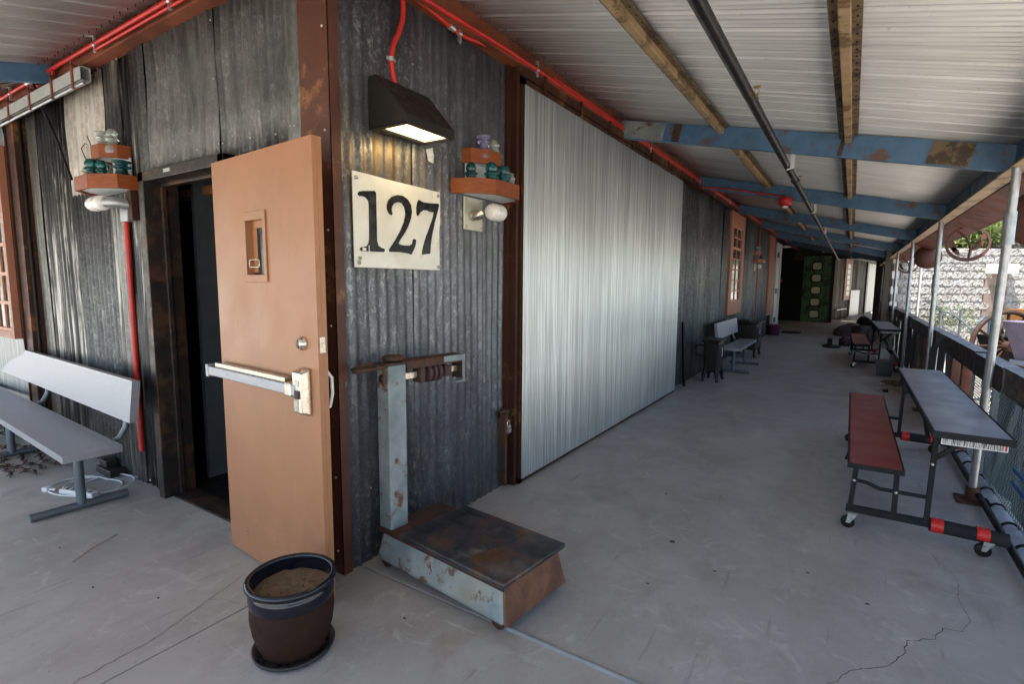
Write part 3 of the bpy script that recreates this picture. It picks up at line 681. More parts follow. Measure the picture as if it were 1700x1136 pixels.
# tan slotted struts along the porch
for xs in (1.02, 1.945):
    for k in range(-1, 6):
        y0 = (YL[k]+YR[k])/2+.05 if k >= 0 else .2 if xs < 1.5 else -1.2
        y1 = (YL[k+1]+YR[k+1])/2 if k+1 < 6 else 22.6
        fr_ = xs/2.86; y1 = YL[k+1]*(1-fr_)+YR[k+1]*fr_-.012 if k+1 < 6 else 22.6
        y0 = YL[k]*(1-fr_)+YR[k]*fr_+.07 if k >= 0 else y0
        z = cz(xs)
        m = MB(); m.box(xs-.022, xs+.022, y0, y1, z-.078, z-.012); st = part('strut', m, 'tan_steel', can, world=True, bevel=.004)
        for sgn in (-1, 1):
            m = MB(); m.box(*(sorted((xs+sgn*.0225, xs+sgn*.06))), y0, y1, z-.035, z-.028)
            fl_ = part('strut_flange', m, 'tan_dark', st, world=True)
        if k < 1:
            for sgn in (-1, 1):
                m = MB(); yy = y0+.05
                while yy < y1-.05: m.box(xs+sgn*.042-.004, xs+sgn*.042+.004, yy, yy+.018, z-.0365, z-.0345); yy += .09
                part('slot', m, 'black_steel', st, world=True, kind='stuff')
# eave beam: dark blue channel with light lower flange, rusty gutter board outside
m = MB(); m.box(2.86, 2.87, -3.0, 22.8, 2.19, 2.36); part('eave_beam', m, 'blue_dark', can, world=True)
m = MB(); m.box(2.80, 2.9, -3.0, 22.8, 2.178, 2.19); part('eave_flange', m, 'tan_steel', can, world=True)
m = MB(); m.hexa([(2.905, -3, 2.17), (3.15, -3, 2.075), (3.15, 22.8, 2.075), (2.905, 22.8, 2.17)], [(2.905, -3, 2.18), (3.15, -3, 2.085), (3.15, 22.8, 2.085), (2.905, 22.8, 2.18)])
m.box(3.15, 3.16, -3, 22.8, 2.07, 2.32); part('gutter_board', m, 'oxide', can, world=True)
m = MB(); m.box(-9, 2.86, -2.87, -2.86, 2.19, 2.36); part('eave_beam', m, 'blue_dark', can, world=True)
for k, y in enumerate((1.6, 4.5, 7.5)):
    m = MB(); m.box(2.845, 2.86, y, y+.06, 2.19, 2.36); part('eave_stiffener', m, 'blue_dark', can, world=True)
# posts: lower tube, collar, upper tube
for k, y in enumerate([2.86, 5.97, 9.2, 12.6, 15.7, 19.0, -.2, -2.8]):
    x = 2.83
    tx = y-.12 if k == 0 else y
    m = MB(); m.tube([(x, y+.14 if k == 0 else y, 0), (x, tx, 2.178)], .0235, 16); ps = part('post', m, 'galv_tube', can, world=True)
    if k < 5:
        m = MB(); zc = 1.83 if k % 2 == 0 else 1.5; yc = y+.14+(tx-y-.14)*zc/2.178 if k == 0 else y; m.tube([(x, yc, zc-.1), (x, yc, zc+.09)], .0315, 16); m.tube([(x, yc, zc-.11), (x, yc, zc-.1)], .035, 16); part('post_collar', m, 'galv_tube', ps, world=True)
        m = MB(); m.box(x-.09, x+.09, y-.0, y+.18, .0, .012); m.tube([(x, y+.13, .01), (x, y+.13, .09)], .038, 12); part('base_plate', m, 'rusty_iron', ps, world=True)
for xx in (-.1, -3.05, -6.1):
    m = MB(); m.tube([(xx, -2.83, 0), (xx, -2.83, 2.19)], .036, 12); part('post', m, 'galv_tube', can, world=True)
# far end header and black end post
m = MB(); m.box(.0, 3.1, 22.6, 22.8, 2.5, 3.05); m.box(.9, 3.1, 22.55, 22.6, 2.62, 2.66); part('end_header', m, 'dark_steel', can, world=True)
m = MB(); m.box(.9, 3.0, 22.50, 22.55, 2.72, 2.8); part('end_trim', m, 'oxide', can, world=True)
m = MB(); m.box(2.72, 2.98, 21.4, 21.7, 0, 2.62); part('end_post', m, 'black_steel', can, world=True, label='thick black post at the far end of the porch')
# screw tips poking through the sheets beside the fascia
m = MB()
for k in range(70):
    for dx in (.07, .14):
        y = .4+k*.16+rnd.uniform(-.01, .01); x = dx+rnd.uniform(-.008, .008)
        if y < 11: m.lathe([(.003, cz(x)+.002), (.0005, cz(x)-.022)], (x, y, 0), 4)
    for dy in (.09, .16):
        x = -1.2-k*.09; yy = -dy+rnd.uniform(-.01, .01); m.lathe([(.003, cz(-yy)+.002), (.0005, cz(-yy)-.022)], (x, yy, 0), 4)
part('screw_tip', m, 'black_steel', can, world=True, kind='stuff')

# ================================================================== PIPES AND CONDUITS
sp = thing('sprinkler_pipe', 'long black sprinkler pipe slung under the blue beams', 'pipe', (1.535, 3.2, 2.42))
m = MB(); m.tube([(1.535, -2.5, 2.42), (1.535, 8.8, 2.42)], .0265, 14); m.tube([(1.535, 8.8, 2.42), (1.535, 22.6, 2.42)], .024, 12); part('pipe', m, 'black_pipe', sp, world=True)
for y in (3.9, 9.0, 15.0):
    m = MB(); m.tube([(1.535, y, 2.42), (1.535, y+.09, 2.42)], .034, 14); part('coupling', m, 'signal_red' if y > 8 else 'black_pipe', sp, world=True)
for y in (1.58, 4.35, 7.2, 10.5):
    m = MB(); m.tube([(1.535, y, 2.44), (1.535, y, 2.475)], .011, 8); m.tube([(1.535, y, 2.475), (1.535, y, 2.495)], .007, 8)
    for s in (-1, 1): m.tube([(1.535+s*.006, y, 2.49), (1.535+s*.013, y, 2.51), (1.535, y, 2.53)], .002, 5)
    m.lathe([(.0, 2.528), (.02, 2.53), (.02, 2.533), (0, 2.535)], (1.535, y, 0), 12); part('sprinkler_head', m, 'brass', sp, world=True)
for y in (3.25, 6.3, 9.5):
    m = MB(); m.box(1.56, 1.59, y-.06, y-.03, 2.40, 2.53); m.tube([(1.535, y-.045, 2.385), (1.59, y-.045, 2.4)], .008, 6); part('hanger', m, 'clamp', sp, world=True)
def clampmb(p, ax):
    m = MB(); x, y, z = p
    if ax == 'y': m.tube([(x, y-.012, z), (x, y+.012, z)], .017, 10); m.box(x-.004, x+.01, y-.01, y+.01, z-.05, z+.055)
    elif ax == 'x': m.tube([(x-.012, y, z), (x+.012, y, z)], .017, 10); m.box(x-.01, x+.01, y-.01, y+.004, z-.05, z+.055)
    else: m.tube([(x, y, z-.01), (x, y, z+.01)], .017, 10); m.box(x-.004, x+.004, y-.03, y+.03, z-.008, z+.008) if ax == 'z' else m.box(x-.03, x+.03, y-.002, y+.004, z-.008, z+.008)
    return m
cr = thing('red_conduit', 'long bright red conduit running under roof along the right wall', 'conduit', (.1, 3, 2.93))
m = MB(); m.tube([(.105, -.15, 2.90), (.105, .5, 2.903), (.105, 1.2, 2.928), (.105, 1.7, 2.934), (.105, 6.2, 2.935), (.105, 14, 2.93), (.105, 22, 2.92)], .0135, 10); part('tube', m, 'red_pipe', cr, world=True)
m = MB(); m.tube([(.06, .30, 2.93), (.055, .51, 2.912), (.05, .83, 2.885), (.05, .92, 2.884), (.052, 1.05, 2.905), (.06, 1.17, 2.918), (.085, 1.35, 2.918), (.1, 1.5, 2.93)], .0125, 10); part('branch_tube', m, 'red_pipe', cr, world=True)
m = MB(); m.tube([(.10, 1.9, 2.962), (.10, 9, 2.955)], .008, 8); part('thin_tube', m, 'red_pipe', cr, world=True)
for y in (1.65, 4.1, 6.3, 8.5): part('clamp', clampmb((.105, y, 2.933), 'y'), 'clamp', cr, world=True)
part('clamp', clampmb((.05, .86, 2.885), 'y'), 'clamp', cr, world=True)
m = MB(); m.tube([(.05, .77, 2.891), (.05, .81, 2.887)], .019, 10); part('coupling', m, 'clamp', cr, world=True)
cl_ = thing('red_conduit', 'pair of bright red conduits running under roof along the left wall', 'conduit', (-3, -.1, 2.97))
m = MB(); m.tube([(-9, -.10, 2.975), (-4.4, -.10, 2.985), (-3.5, -.10, 2.99), (-.1, -.10, 2.99)], .0135, 10); part('tube', m, 'red_pipe', cl_, world=True)
m = MB(); m.tube([(-2.2, -.1, 2.952), (-.1, -.1, 2.955)], .009, 8); part('thin_tube', m, 'red_pipe', cl_, world=True)
m = MB(); m.tube([(-2.95, -.10, 2.975), (-3.02, -.09, 2.95), (-3.1, -.075, 2.92), (-3.22, -.07, 2.915), (-3.32, -.075, 2.94), (-3.42, -.09, 2.975)], .0115, 10); part('branch_tube', m, 'red_pipe', cl_, world=True)
for x in (-2.2, -3.45, -3.9, -1.2): part('clamp', clampmb((x, -.1, 2.985), 'x'), 'clamp', cl_, world=True)
m = MB(); m.tube([(-3.42, -.1, 2.988), (-3.5, -.1, 2.988)], .02, 10); part('coupling', m, 'clamp', cl_, world=True)
cv = thing('red_conduit', 'vertical red conduit dropping from shelf lamp behind the nearest bench', 'conduit', (-2.12, -.03, .3))
m = MB(); m.tube([(-2.112, -.032, 1.86), (-2.118, -.032, 1.3), (-2.132, -.032, .25)], .0165, 10); part('tube', m, 'red_pipe', cv, world=True)
cf = thing('red_conduit', 'curved red conduit feeding the black wall lamp from above', 'conduit', (.04, .4, 2.45))
m = MB(); m.tube([(.05, .40, 2.93), (.045, .416, 2.86), (.045, .414, 2.79), (.045, .385, 2.71), (.045, .345, 2.64), (.045, .325, 2.56), (.045, .335, 2.50), (.045, .352, 2.44)], .0125, 10); part('tube', m, 'red_pipe', cf, world=True)
m = clampmb((.045, .325, 2.56), 'z'); part('clamp', m, 'clamp', cf, world=True)
cw = MB(); cw.tube([(-6.5, -1.0, 2.86), (-4.6, -.5, 3.0), (-3.42, -.12, 2.985), (-3.33, -.11, 2.95), (-3.12, -.12, 2.70), (-2.9, -.12, 2.45), (-2.68, -.13, 2.17)], .009, 8)
solo('black_wire', cw, 'black_cord', 'black wire from roof down to the left insulator shelf', 'wire', (-2.7, -.13, 2.17), world=True)

# ================================================================== WALL LAMP
wl = thing('wall_lamp', 'black wedge shaped wall lamp lit warm above the 127 plate', 'lamp', (0, .38, 2.2))
Y0, Y1 = .205, .56
m = MB(); pf = [(.015, 2.20), (.015, 2.44), (.06, 2.445), (.085, 2.43), (.255, 2.235), (.255, 2.20)]
for yy in (Y0, Y1-.006): m.prism(pf, yy, yy+.006, lambda a, b_, c: (a, c, b_))
m.hexa([(.015, Y0, 2.44), (.06, Y0, 2.445), (.06, Y1, 2.445), (.015, Y1, 2.44)], [(.015, Y0, 2.446), (.06, Y0, 2.451), (.06, Y1, 2.451), (.015, Y1, 2.446)])
m.hexa([(.06, Y0, 2.44), (.085, Y0, 2.424), (.085, Y1, 2.424), (.06, Y1, 2.44)], [(.06, Y0, 2.451), (.089, Y0, 2.434), (.089, Y1, 2.434), (.06, Y1, 2.451)])
m.hexa([(.08, Y0, 2.425), (.25, Y0, 2.235), (.25, Y1, 2.235), (.08, Y1, 2.425)], [(.087, Y0, 2.435), (.257, Y0, 2.24), (.257, Y1, 2.24), (.087, Y1, 2.435)])
m.box(.25, .257, Y0, Y1, 2.198, 2.24); m.box(.015, .06, Y0, Y1, 2.198, 2.206); m.box(.06, .25, Y0, Y0+.03, 2.198, 2.206); m.box(.06, .25, Y1-.012, Y1, 2.198, 2.206); m.box(.235, .25, Y0, Y1, 2.198, 2.206)
m.box(.008, .015, Y0, Y1, 2.2, 2.44)
part('housing', m, 'lamp_body', wl, world=True, bevel=.002)
m = MB(); m.box(.062, .234, Y0+.032, Y1-.014, 2.209, 2.213); part('lens', m, 'lens', wl, world=True)
ld = bpy.data.lights.new('lamp_light', 'AREA'); ld.shape = 'RECTANGLE'; ld.size = .16; ld.size_y = .28; ld.energy = .32; ld.color = (1, .70, .32)
lo_ = bpy.data.objects.new('lamp_light', ld); COL.objects.link(lo_); lo_.location = (.148, .385, 2.196)
# ================================================================== 127 PLATE
sg = thing('number_plate', 'cream enamel plate with black number 127 on right wall', 'sign', (.02, .39, 1.53))
m = MB(); ny, nz = 12, 8; vs = []
for t in (0, 1):
    for j in range(nz+1):
        for i in range(ny+1):
            yy = .079+.622*i/ny; zz = 1.531+.44*j/nz+(.012*(1-i/ny) if j == nz else 0)
            vs.append((.0235+.004*t+.004*math.sin(i*.9)*(j/nz)+(.008 if i == ny and j > 4 else 0), yy, zz))
W1 = ny+1; N1 = W1*(nz+1)
f_ = [(t*N1+j*W1+i, t*N1+j*W1+i+1, t*N1+(j+1)*W1+i+1, t*N1+(j+1)*W1+i) for t in (0, 1) for j in range(nz) for i in range(ny)]
bd = [i for i in range(W1)]+[j*W1+ny for j in range(1, nz+1)]+[nz*W1+i for i in range(ny-1, -1, -1)]+[j*W1 for j in range(nz-1, 0, -1)]
f_ += [(bd[i], bd[(i+1) % len(bd)], bd[(i+1) % len(bd)]+N1, bd[i]+N1) for i in range(len(bd))]
m.add(vs, f_); part('plate', m, 'plaque', sg, world=True)
ONE = [(0.1084, 1.8816), (0.1148, 1.8905), (0.1365, 1.8961), (0.2099, 1.9069), (0.2195, 1.901), (0.2206, 1.8022), (0.2206, 1.6637), (0.2286, 1.6417), (0.2518, 1.6306), (0.2688, 1.6291), (0.272, 1.6191), (0.265, 1.6121), (0.2378, 1.6107), (0.1212, 1.6093), (0.1128, 1.6166), (0.1168, 1.6265), (0.1344, 1.6295), (0.1567, 1.6348), (0.168, 1.6502), (0.1725, 1.6701), (0.1736, 1.7483), (0.1736, 1.8356), (0.1698, 1.8544), (0.1556, 1.8668), (0.1357, 1.8713), (0.1172, 1.8692), (0.1075, 1.8735)]
TWO = [(0.3254, 1.8024), (0.3081, 1.8096), (0.2968, 1.8285), (0.2952, 1.8484), (0.3063, 1.8749), (0.3312, 1.896), (0.367, 1.9096), (0.407, 1.9106), (0.4439, 1.8959), (0.4661, 1.8698), (0.4723, 1.8361), (0.4631, 1.798), (0.4409, 1.7534), (0.4062, 1.7082), (0.3798, 1.68), (0.3685, 1.6636), (0.3792, 1.6565), (0.4162, 1.6536), (0.4541, 1.6559), (0.4735, 1.6663), (0.4802, 1.6899), (0.4896, 1.6944), (0.5012, 1.6887), (0.4985, 1.6669), (0.4846, 1.6389), (0.4623, 1.6081), (0.4455, 1.6137), (0.3783, 1.6171), (0.3066, 1.6159), (0.3048, 1.626), (0.3142, 1.6369), (0.3507, 1.678), (0.3882, 1.7277), (0.4151, 1.7773), (0.4273, 1.8205), (0.4205, 1.8537), (0.4025, 1.8722), (0.3734, 1.8751), (0.3445, 1.8648), (0.3265, 1.8472), (0.3225, 1.829), (0.3291, 1.812)]
SEV = [(0.525, 1.9067), (0.5607, 1.8979), (0.6181, 1.8999), (0.6878, 1.906), (0.6929, 1.8954), (0.6768, 1.8541), (0.6545, 1.7955), (0.6323, 1.7262), (0.6215, 1.6805), (0.6139, 1.6211), (0.5888, 1.6182), (0.5518, 1.6124), (0.5495, 1.6206), (0.5607, 1.6599), (0.582, 1.7111), (0.6161, 1.7695), (0.6465, 1.8283), (0.6528, 1.8542), (0.6174, 1.8529), (0.5926, 1.8583), (0.56, 1.8544), (0.5357, 1.8407), (0.5235, 1.8232), (0.5155, 1.8196), (0.5094, 1.8297), (0.5076, 1.8616), (0.5144, 1.8893)]
for P in (ONE, TWO, SEV):
    m = MB(); m.prism(P, .026, .0335, lambda a, b_, c: (c, a, b_)); part('digit', m, 'digit', sg, world=True)
m = MB(); m.box(.0336, .0342, .125, .148, 1.612, 1.626); m.box(.0336, .0342, .165, .169, 1.61, 1.64); part('paint_chip', m, 'plaque', sg, world=True)
for y, z in ((.1, 1.955), (.685, 1.95), (.105, 1.553), (.685, 1.548), (.11, 1.575)):
    m = MB(); m.lathe([(.01, 0), (.009, .004), (0, .005)], (.031, y, z), 10, axis='x'); part('screw', m, 'screw', sg, world=True)
m = MB(); m.add([(.02, .60, 2.19), (.03, .63, 2.2), (.028, .66, 2.17), (.03, .65, 2.12), (.024, .615, 2.13)], [(0, 1, 2, 3, 4)]); m.add([(.02, .605, 2.19), (.045, .63, 2.2), (.04, .64, 2.16), (.024, .61, 2.15)], [(0, 1, 2, 3)])
solo('foil_scrap', m, 'paper', 'crumpled white scrap stuck to wall just below lit lamp', 'scrap')

# ================================================================== INSULATOR SHELVES
def hexshelf(name, label, poly, zt, zt2, poly2, ax, plate=None, loc=(0, 0, 0)):
    t = thing(name, label, 'shelf', loc)
    def tr(p, z): return (p[0], p[1], z)
    for P, z0, z1 in ((poly, zt-.088, zt), (poly2, zt2-.085, zt2)):
        n = len(P)
        for i in range(n-1):
            a, b2 = Vector(P[i]), Vector(P[i+1]); d = (b2-a).normalized(); nn = Vector((-d.y, d.x))
            c = sum((Vector(p) for p in P), Vector((0, 0)))/n
            if nn.dot(c-a) < 0: nn = -nn
            q4 = [a, b2, b2+nn*.018, a+nn*.018]; m = MB(); m.hexa([tr(p, z0) for p in q4], [tr(p, z1) for p in q4]); part('edge_board', m, 'wood', t, world=True)
        cc = sum((Vector(p) for p in P), Vector((0, 0)))/n
        Q = [Vector(p)+(cc-Vector(p))*.06 for p in P]
        m = MB(); m.prism([tuple(p) for p in Q], z0+.012, z0+.03); part('deck', m, 'whitepaint', t, world=True)
    return t
RP = [(.015, .82), (.12, .85), (.23, .98), (.238, 1.225), (.13, 1.36), (.015, 1.385)]
RP2 = [(.015, .925), (.07, .945), (.14, 1.045), (.147, 1.15), (.07, 1.25), (.015, 1.265)]
hexshelf('insulator_shelf', 'two tier varnished wood shelf between the 127 plate and ribbed door', RP, 2.072, 2.265, RP2, 'y', loc=(0, 1.1, 1.98))
m = MB(); m.box(.01, .02, .96, 1.24, 2.07, 2.2)
solo('backing_plate', m, 'whitepaint', 'white board behind the lower insulators right of the plate', 'board')
LP = [(-1.865, -.015), (-1.877, -.155), (-2.05, -.255), (-2.27, -.25), (-2.41, -.13), (-2.42, -.015)]
LP2 = [(-2.01, -.015), (-2.02, -.09), (-2.1, -.165), (-2.22, -.165), (-2.30, -.09), (-2.31, -.015)]
hexshelf('insulator_shelf', 'two tier varnished wood shelf left of the open doorway', LP, 2.125, 2.335, LP2, 'x', loc=(-2.14, 0, 2.04))
m = MB(); m.box(-2.26, -2.0, -.03, -.02, 2.12, 2.26); solo('backing_plate', m, 'whitepaint', 'white board behind lower insulators on shelf left of doorway', 'board')
FP = [(.015, 12.0), (.12, 12.03), (.23, 12.15), (.24, 12.4), (.13, 12.55), (.015, 12.57)]
FP2 = [(.015, 12.1), (.07, 12.12), (.14, 12.22), (.147, 12.33), (.07, 12.44), (.015, 12.45)]
hexshelf('insulator_shelf', 'small far wooden insulator shelf on wall beyond the terracotta window', FP, 2.072, 2.265, FP2, 'y', loc=(0, 12.3, 1.98))
def insul(loc, r, h, m_, label, style=0):
    m = MB()
    if style == 0: pf = [(r*.9, 0), (r, .01), (r*.97, h*.22), (r*.8, h*.36), (r*.62, h*.42), (r*.62, h*.52), (r*.82, h*.56), (r*.82, h*.60), (r*.58, h*.64), (r*.56, h*.70), (r*.66, h*.74), (r*.64, h*.82), (r*.5, h*.93), (r*.3, h*.985), (0, h)]
    elif style == 1: pf = [(r*.85, 0), (r, .012), (r*.85, h*.35), (r*.58, h*.5), (r*.55, h*.62), (r*.9, h*.68), (r*.9, h*.72), (r*.55, h*.76), (r*.6, h*.84), (r*.95, h*.88), (r*.93, h*.93), (r*.55, h*.97), (0, h)]
    else: pf = [(r, 0), (r, h*.15), (r*.75, h*.3), (r*.78, h*.42), (r*.95, h*.45), (r*.95, h*.5), (r*.72, h*.55), (r*.75, h*.66), (r*.92, h*.7), (r*.9, h*.75), (r*.65, h*.8), (r*.6, h*.92), (0, h)]
    m.lathe(pf, (0, 0, 0), 20); m.lathe([(r*.55, .0), (r*.5, h*.5), (r*.2, h*.72), (0, h*.74)], (0, 0, 0), 14)
    solo('glass_insulator', m, m_, label, 'insulator', loc)
zr, zr2, zl, zl2 = 2.014, 2.21, 2.067, 2.28
insul((.10, .905, zr), .048, .155, 'dkteal_glass', 'dark teal glass insulator at left end of right shelf lower tier')
insul((.165, 1.02, zr), .055, .17, 'teal_glass', 'broad teal insulator second from left on right shelf lower tier')
insul((.18, 1.135, zr), .056, .17, 'teal_glass', 'teal dome insulator in middle of right shelf lower tier')
insul((.16, 1.24, zr), .036, .15, 'clear_glass', 'slim clear insulator between teal ones on right shelf', 2)
insul((.10, 1.31, zr), .042, .15, 'teal_glass', 'pale teal insulator at far right end of right shelf', 2)
insul((.09, 1.045, zr2), .045, .15, 'violet_glass', 'violet tinted clear insulator on top tier of right shelf', 1)
insul((.085, 1.16, zr2), .042, .15, 'clear_glass', 'plain clear insulator on top tier of right shelf', 2)
insul((-2.19, -.10, zl2), .05, .16, 'clear_glass', 'clear glass insulator at left on top tier of left shelf', 1)
insul((-2.08, -.09, zl2), .05, .16, 'clear_glass', 'clear glass insulator at right on top tier of left shelf', 0)
insul((-1.945, -.10, zl), .058, .16, 'dkteal_glass', 'wide dark teal insulator at right end of left shelf', 1)
insul((-2.045, -.17, zl), .044, .155, 'teal_glass', 'small ribbed teal insulator in middle of left shelf lower tier', 0)
insul((-2.16, -.185, zl), .062, .175, 'teal_glass', 'tall teal insulator left of middle on left shelf lower tier', 0)
insul((-2.265, -.17, zl), .042, .14, 'amber_glass', 'amber brown insulator near left end of left shelf', 2)
insul((-2.35, -.13, zl), .034, .10, 'green_glass', 'small bright green glass at left end of left shelf', 2)
insul((.16, 12.25, zr), .06, .17, 'dkteal_glass', 'dark insulator on the lower tier of the small far shelf')
insul((.09, 12.28, zr2), .05, .17, 'clear_glass', 'clear insulator on top tier of the small far shelf', 1)
m = MB(); m.tube([(-2.30, -.12, 2.2), (-2.36, -.15, 2.28), (-2.38, -.16, 2.34), (-2.34, -.15, 2.37), (-2.30, -.13, 2.35), (-2.33, -.14, 2.42)], .003, 6)
solo('hooked_wire', m, 'black_cord', 'thin bent wire hooked over the left insulator shelf', 'wire')
# porcelain lamps under the shelves
pl = thing('porcelain_lamp', 'white porcelain lamp on cream plate below the right insulator shelf', 'lamp', (.02, 1.03, 1.79))
m = MB(); m.box(.018, .028, .93, 1.122, 1.785, 1.985); part('wall_plate', m, 'plate_cream', pl, world=True, bevel=.006)
m = MB(); m.tube([(.028, 1.01, 1.87), (.07, 1.015, 1.875), (.1, 1.03, 1.89)], .03, 12); part('socket_arm', m, 'chrome', pl, world=True)
m = MB(); prof = [(.0, -.005), (.035, -.004), (.048, .01), (.05, .03), (.053, .034), (.053, .045), (.05, .05), (.053, .056), (.053, .1), (.048, .12), (.0, .125)]
m.lathe(prof, (.15, 1.03, 1.895), 22, axis='y'); part('shade', m, 'white', pl, world=True)
for y, z in ((.95, 1.965), (1.1, 1.965), (.95, 1.805), (1.1, 1.805)):
    m = MB(); m.lathe([(.008, 0), (.007, .004), (0, .004)], (.029, y, z), 8, axis='x'); part('screw', m, 'screw', pl, world=True)
p2 = thing('porcelain_lamp', 'white porcelain lamp with metal collar below the left insulator shelf', 'lamp', (-2.15, -.02, 1.85))
m = MB(); m.lathe([(0, -.125), (.034, -.125), (.044, -.10), (.049, -.05), (.05, .0), (.046, .005), (.05, .01), (.049, .06), (.044, .095), (0, .1)], (-2.2, -.15, 1.965), 22, axis='x'); part('shade', m, 'white', p2, world=True)
m = MB(); m.tube([(-2.08, -.15, 1.965), (-2.05, -.14, 1.965), (-2.02, -.1, 1.96), (-2.01, -.03, 1.95)], .034, 12); part('socket_arm', m, 'galv_tube', p2, world=True)
m = MB(); m.box(-2.13, -2.02, -.06, -.02, 1.85, 1.96); part('junction_box', m, 'galv_tube', p2, world=True, bevel=.004)
m = MB(); m.box(-2.0, -1.945, -.06, -.02, 1.855, 2.045); part('bracket', m, 'brown_steel', p2, world=True)
p3 = thing('porcelain_lamp', 'tiny white lamp below the far insulator shelf with red conduit', 'lamp', (.02, 12.3, 1.8))
m = MB(); m.lathe([(0, -.05), (.05, -.04), (.055, .04), (0, .06)], (.12, 12.3, 1.9), 12, axis='y'); part('shade', m, 'white', p3, world=True)
m = MB(); m.box(.02, .03, 12.22, 12.4, 1.8, 1.97); part('wall_plate', m, 'plate_cream', p3, world=True)
m = MB(); m.tube([(.035, 12.75, 2.85), (.035, 12.75, 1.9), (.035, 12.75, .66)], .014, 8); solo('red_conduit', m, 'red_pipe', 'thin vertical red conduit on wall by the far insulator shelf', 'conduit')
# fire bell and its red pipe
fb = thing('fire_bell', 'round red fire bell hanging under the second bay of roof', 'bell', (1.22, 6.2, 2.5))
m = MB(); m.lathe([(0, 2.60), (.07, 2.60), (.085, 2.57), (.085, 2.53), (.065, 2.49), (0, 2.48)], (1.235, 6.15, 0), 20); part('gong', m, 'signal_red', fb, world=True)
m = MB(); m.lathe([(0, 2.485), (.035, 2.485), (.03, 2.465), (0, 2.462)], (1.235, 6.15, 0), 12); part('lens', m, 'white', fb, world=True)
m = MB(); m.tube([(.11, 6.28, 2.85), (.5, 6.27, 2.79), (1.2, 6.2, 2.62)], .011, 8); part('feed_tube', m, 'red_pipe', fb, world=True)

# ================================================================== PLATFORM SCALE
A = R_(-6.5)
scl = thing('platform_scale', 'old rusty platform scale with grey column and steel top plate', 'scale', (.075, .125, 0), A)
W, L = .455, .865
def sbase(z0, z1, e0, e1):
    return [(e0, e0, z0), (L-e0, e0, z0), (L-e0, W-e0, z0), (e0, W-e0, z0)], [(e1, e1, z1), (L-e1, e1, z1), (L-e1, W-e1, z1), (e1, W-e1, z1)]
m = MB(); m.hexa(*sbase(.045, .195, 0, .028)); part('base_body', m, 'scale_grey', scl, bevel=.02)
m = MB(); m.hexa([(L-.004, .01, .045), (L+.008, .004, .045), (L+.008, W-.004, .045), (L-.004, W-.01, .045)], [(L-.034, .03, .198), (L-.022, .03, .198), (L-.022, W-.03, .198), (L-.034, W-.03, .198)]); part('front_plate', m, 'scale_rust', scl, bevel=.004, label='rusty end face of scale with flaking pale paint')
m = MB(); m.box(.02, L-.02, .02, W-.02, .195, .21); part('base_rim', m, 'rusty_iron', scl, bevel=.004)
m = MB(); m.box(.195, L+.0, .0, W-.0, .213, .238); tp = part('top_plate', m, 'scale_plate', scl, bevel=.008)
for (y0, y1) in ((-.002, .004),):
    m = MB(); m.hexa([(.0, .022, .185), (L-.02, .022, .185), (L-.02, .03, .185), (.0, .03, .185)], [(.02, .02, .199), (L-.02, .02, .199), (L-.02, .034, .199), (.02, .034, .199)]); part('rust_edge', m, 'rusty_iron', scl, bevel=.002)
for (x0, x1, y0, y1) in ((.27, .43, .27, .40), (.50, .66, .27, .40), (.27, .43, .07, .2), (.50, .68, .07, .20)):
    m = MB(); t = .006
    m.box(x0, x1, y0, y0+t, .238, .2415); m.box(x0, x1, y1-t, y1, .238, .2415); m.box(x0, x0+t, y0+t, y1-t, .238, .2415); m.box(x1-t, x1, y0+t, y1-t, .238, .2415); part('plate_ridge', m, 'scale_plate', tp)
for x, y in ((.05, .05), (L-.06, .05), (L-.06, W-.05), (.05, W-.05)):
    m = MB(); m.lathe([(0, -.02), (.036, -.02), (.038, -.01), (.038, .01), (.036, .02), (0, .02)], (x, y, .038), 16, axis='y'); m.box(x-.03, x+.03, y-.026, y+.026, .05, .085); part('wheel', m, 'rusty_iron', scl)
m = MB(); m.box(-.005, .09, .035, .145, .198, 1.05); part('column', m, 'scale_grey', scl, bevel=.006)
m = MB(); m.box(-.018, .108, .022, .158, .19, .208); part('column_foot', m, 'rusty_iron', scl, bevel=.003)
m = MB(); m.box(.0, .09, .02, .56, 1.05, 1.062); m.box(.088, .094, .15, .56, 1.02, 1.062); m.box(.0, .09, .552, .56, .92, 1.062); m.box(.088, .094, .42, .552, .96, 1.02) if False else None
bg_ = part('beam_guard', m, 'rusty_iron', scl, bevel=.002)
m = MB(); m.box(.094, .098, .40, .56, 1.03, 1.062); m.box(.094, .098, .54, .56, .915, 1.03); m.box(.06, .098, .50, .565, .905, .915); part('guard_end', m, 'scale_grey', scl)
m = MB(); m.tube([(.09, .02, 1.05), (.1, -.02, 1.05), (.1, -.07, 1.05), (.085, -.115, 1.045), (.05, -.135, 1.04), (.015, -.115, 1.045), (0, -.07, 1.05), (0, .02, 1.055)], .009, 8)
m.tube([(.1, .0, 1.04), (.12, -.01, 1.02), (.12, -.01, .97)], .009, 8); part('handle', m, 'rusty_iron', scl)
m = MB(); m.lathe([(0, 1.07), (.05, 1.07), (.055, 1.078), (.055, 1.09), (.045, 1.095), (0, 1.095)], (.045, .10, 0), 20); part('cap_disc', m, 'rusty_iron', scl)
m = MB(); m.box(.055, .061, .12, .54, .965, .995); part('beam_rule', m, 'chrome', scl)
m = MB(); m.lathe([(0, 0), (.018, 0), (.02, -.006), (.012, -.01), (0, -.01)], (.045, .028, 0.985), 14, axis='y'); part('port_ring', m, 'dark_steel', scl)
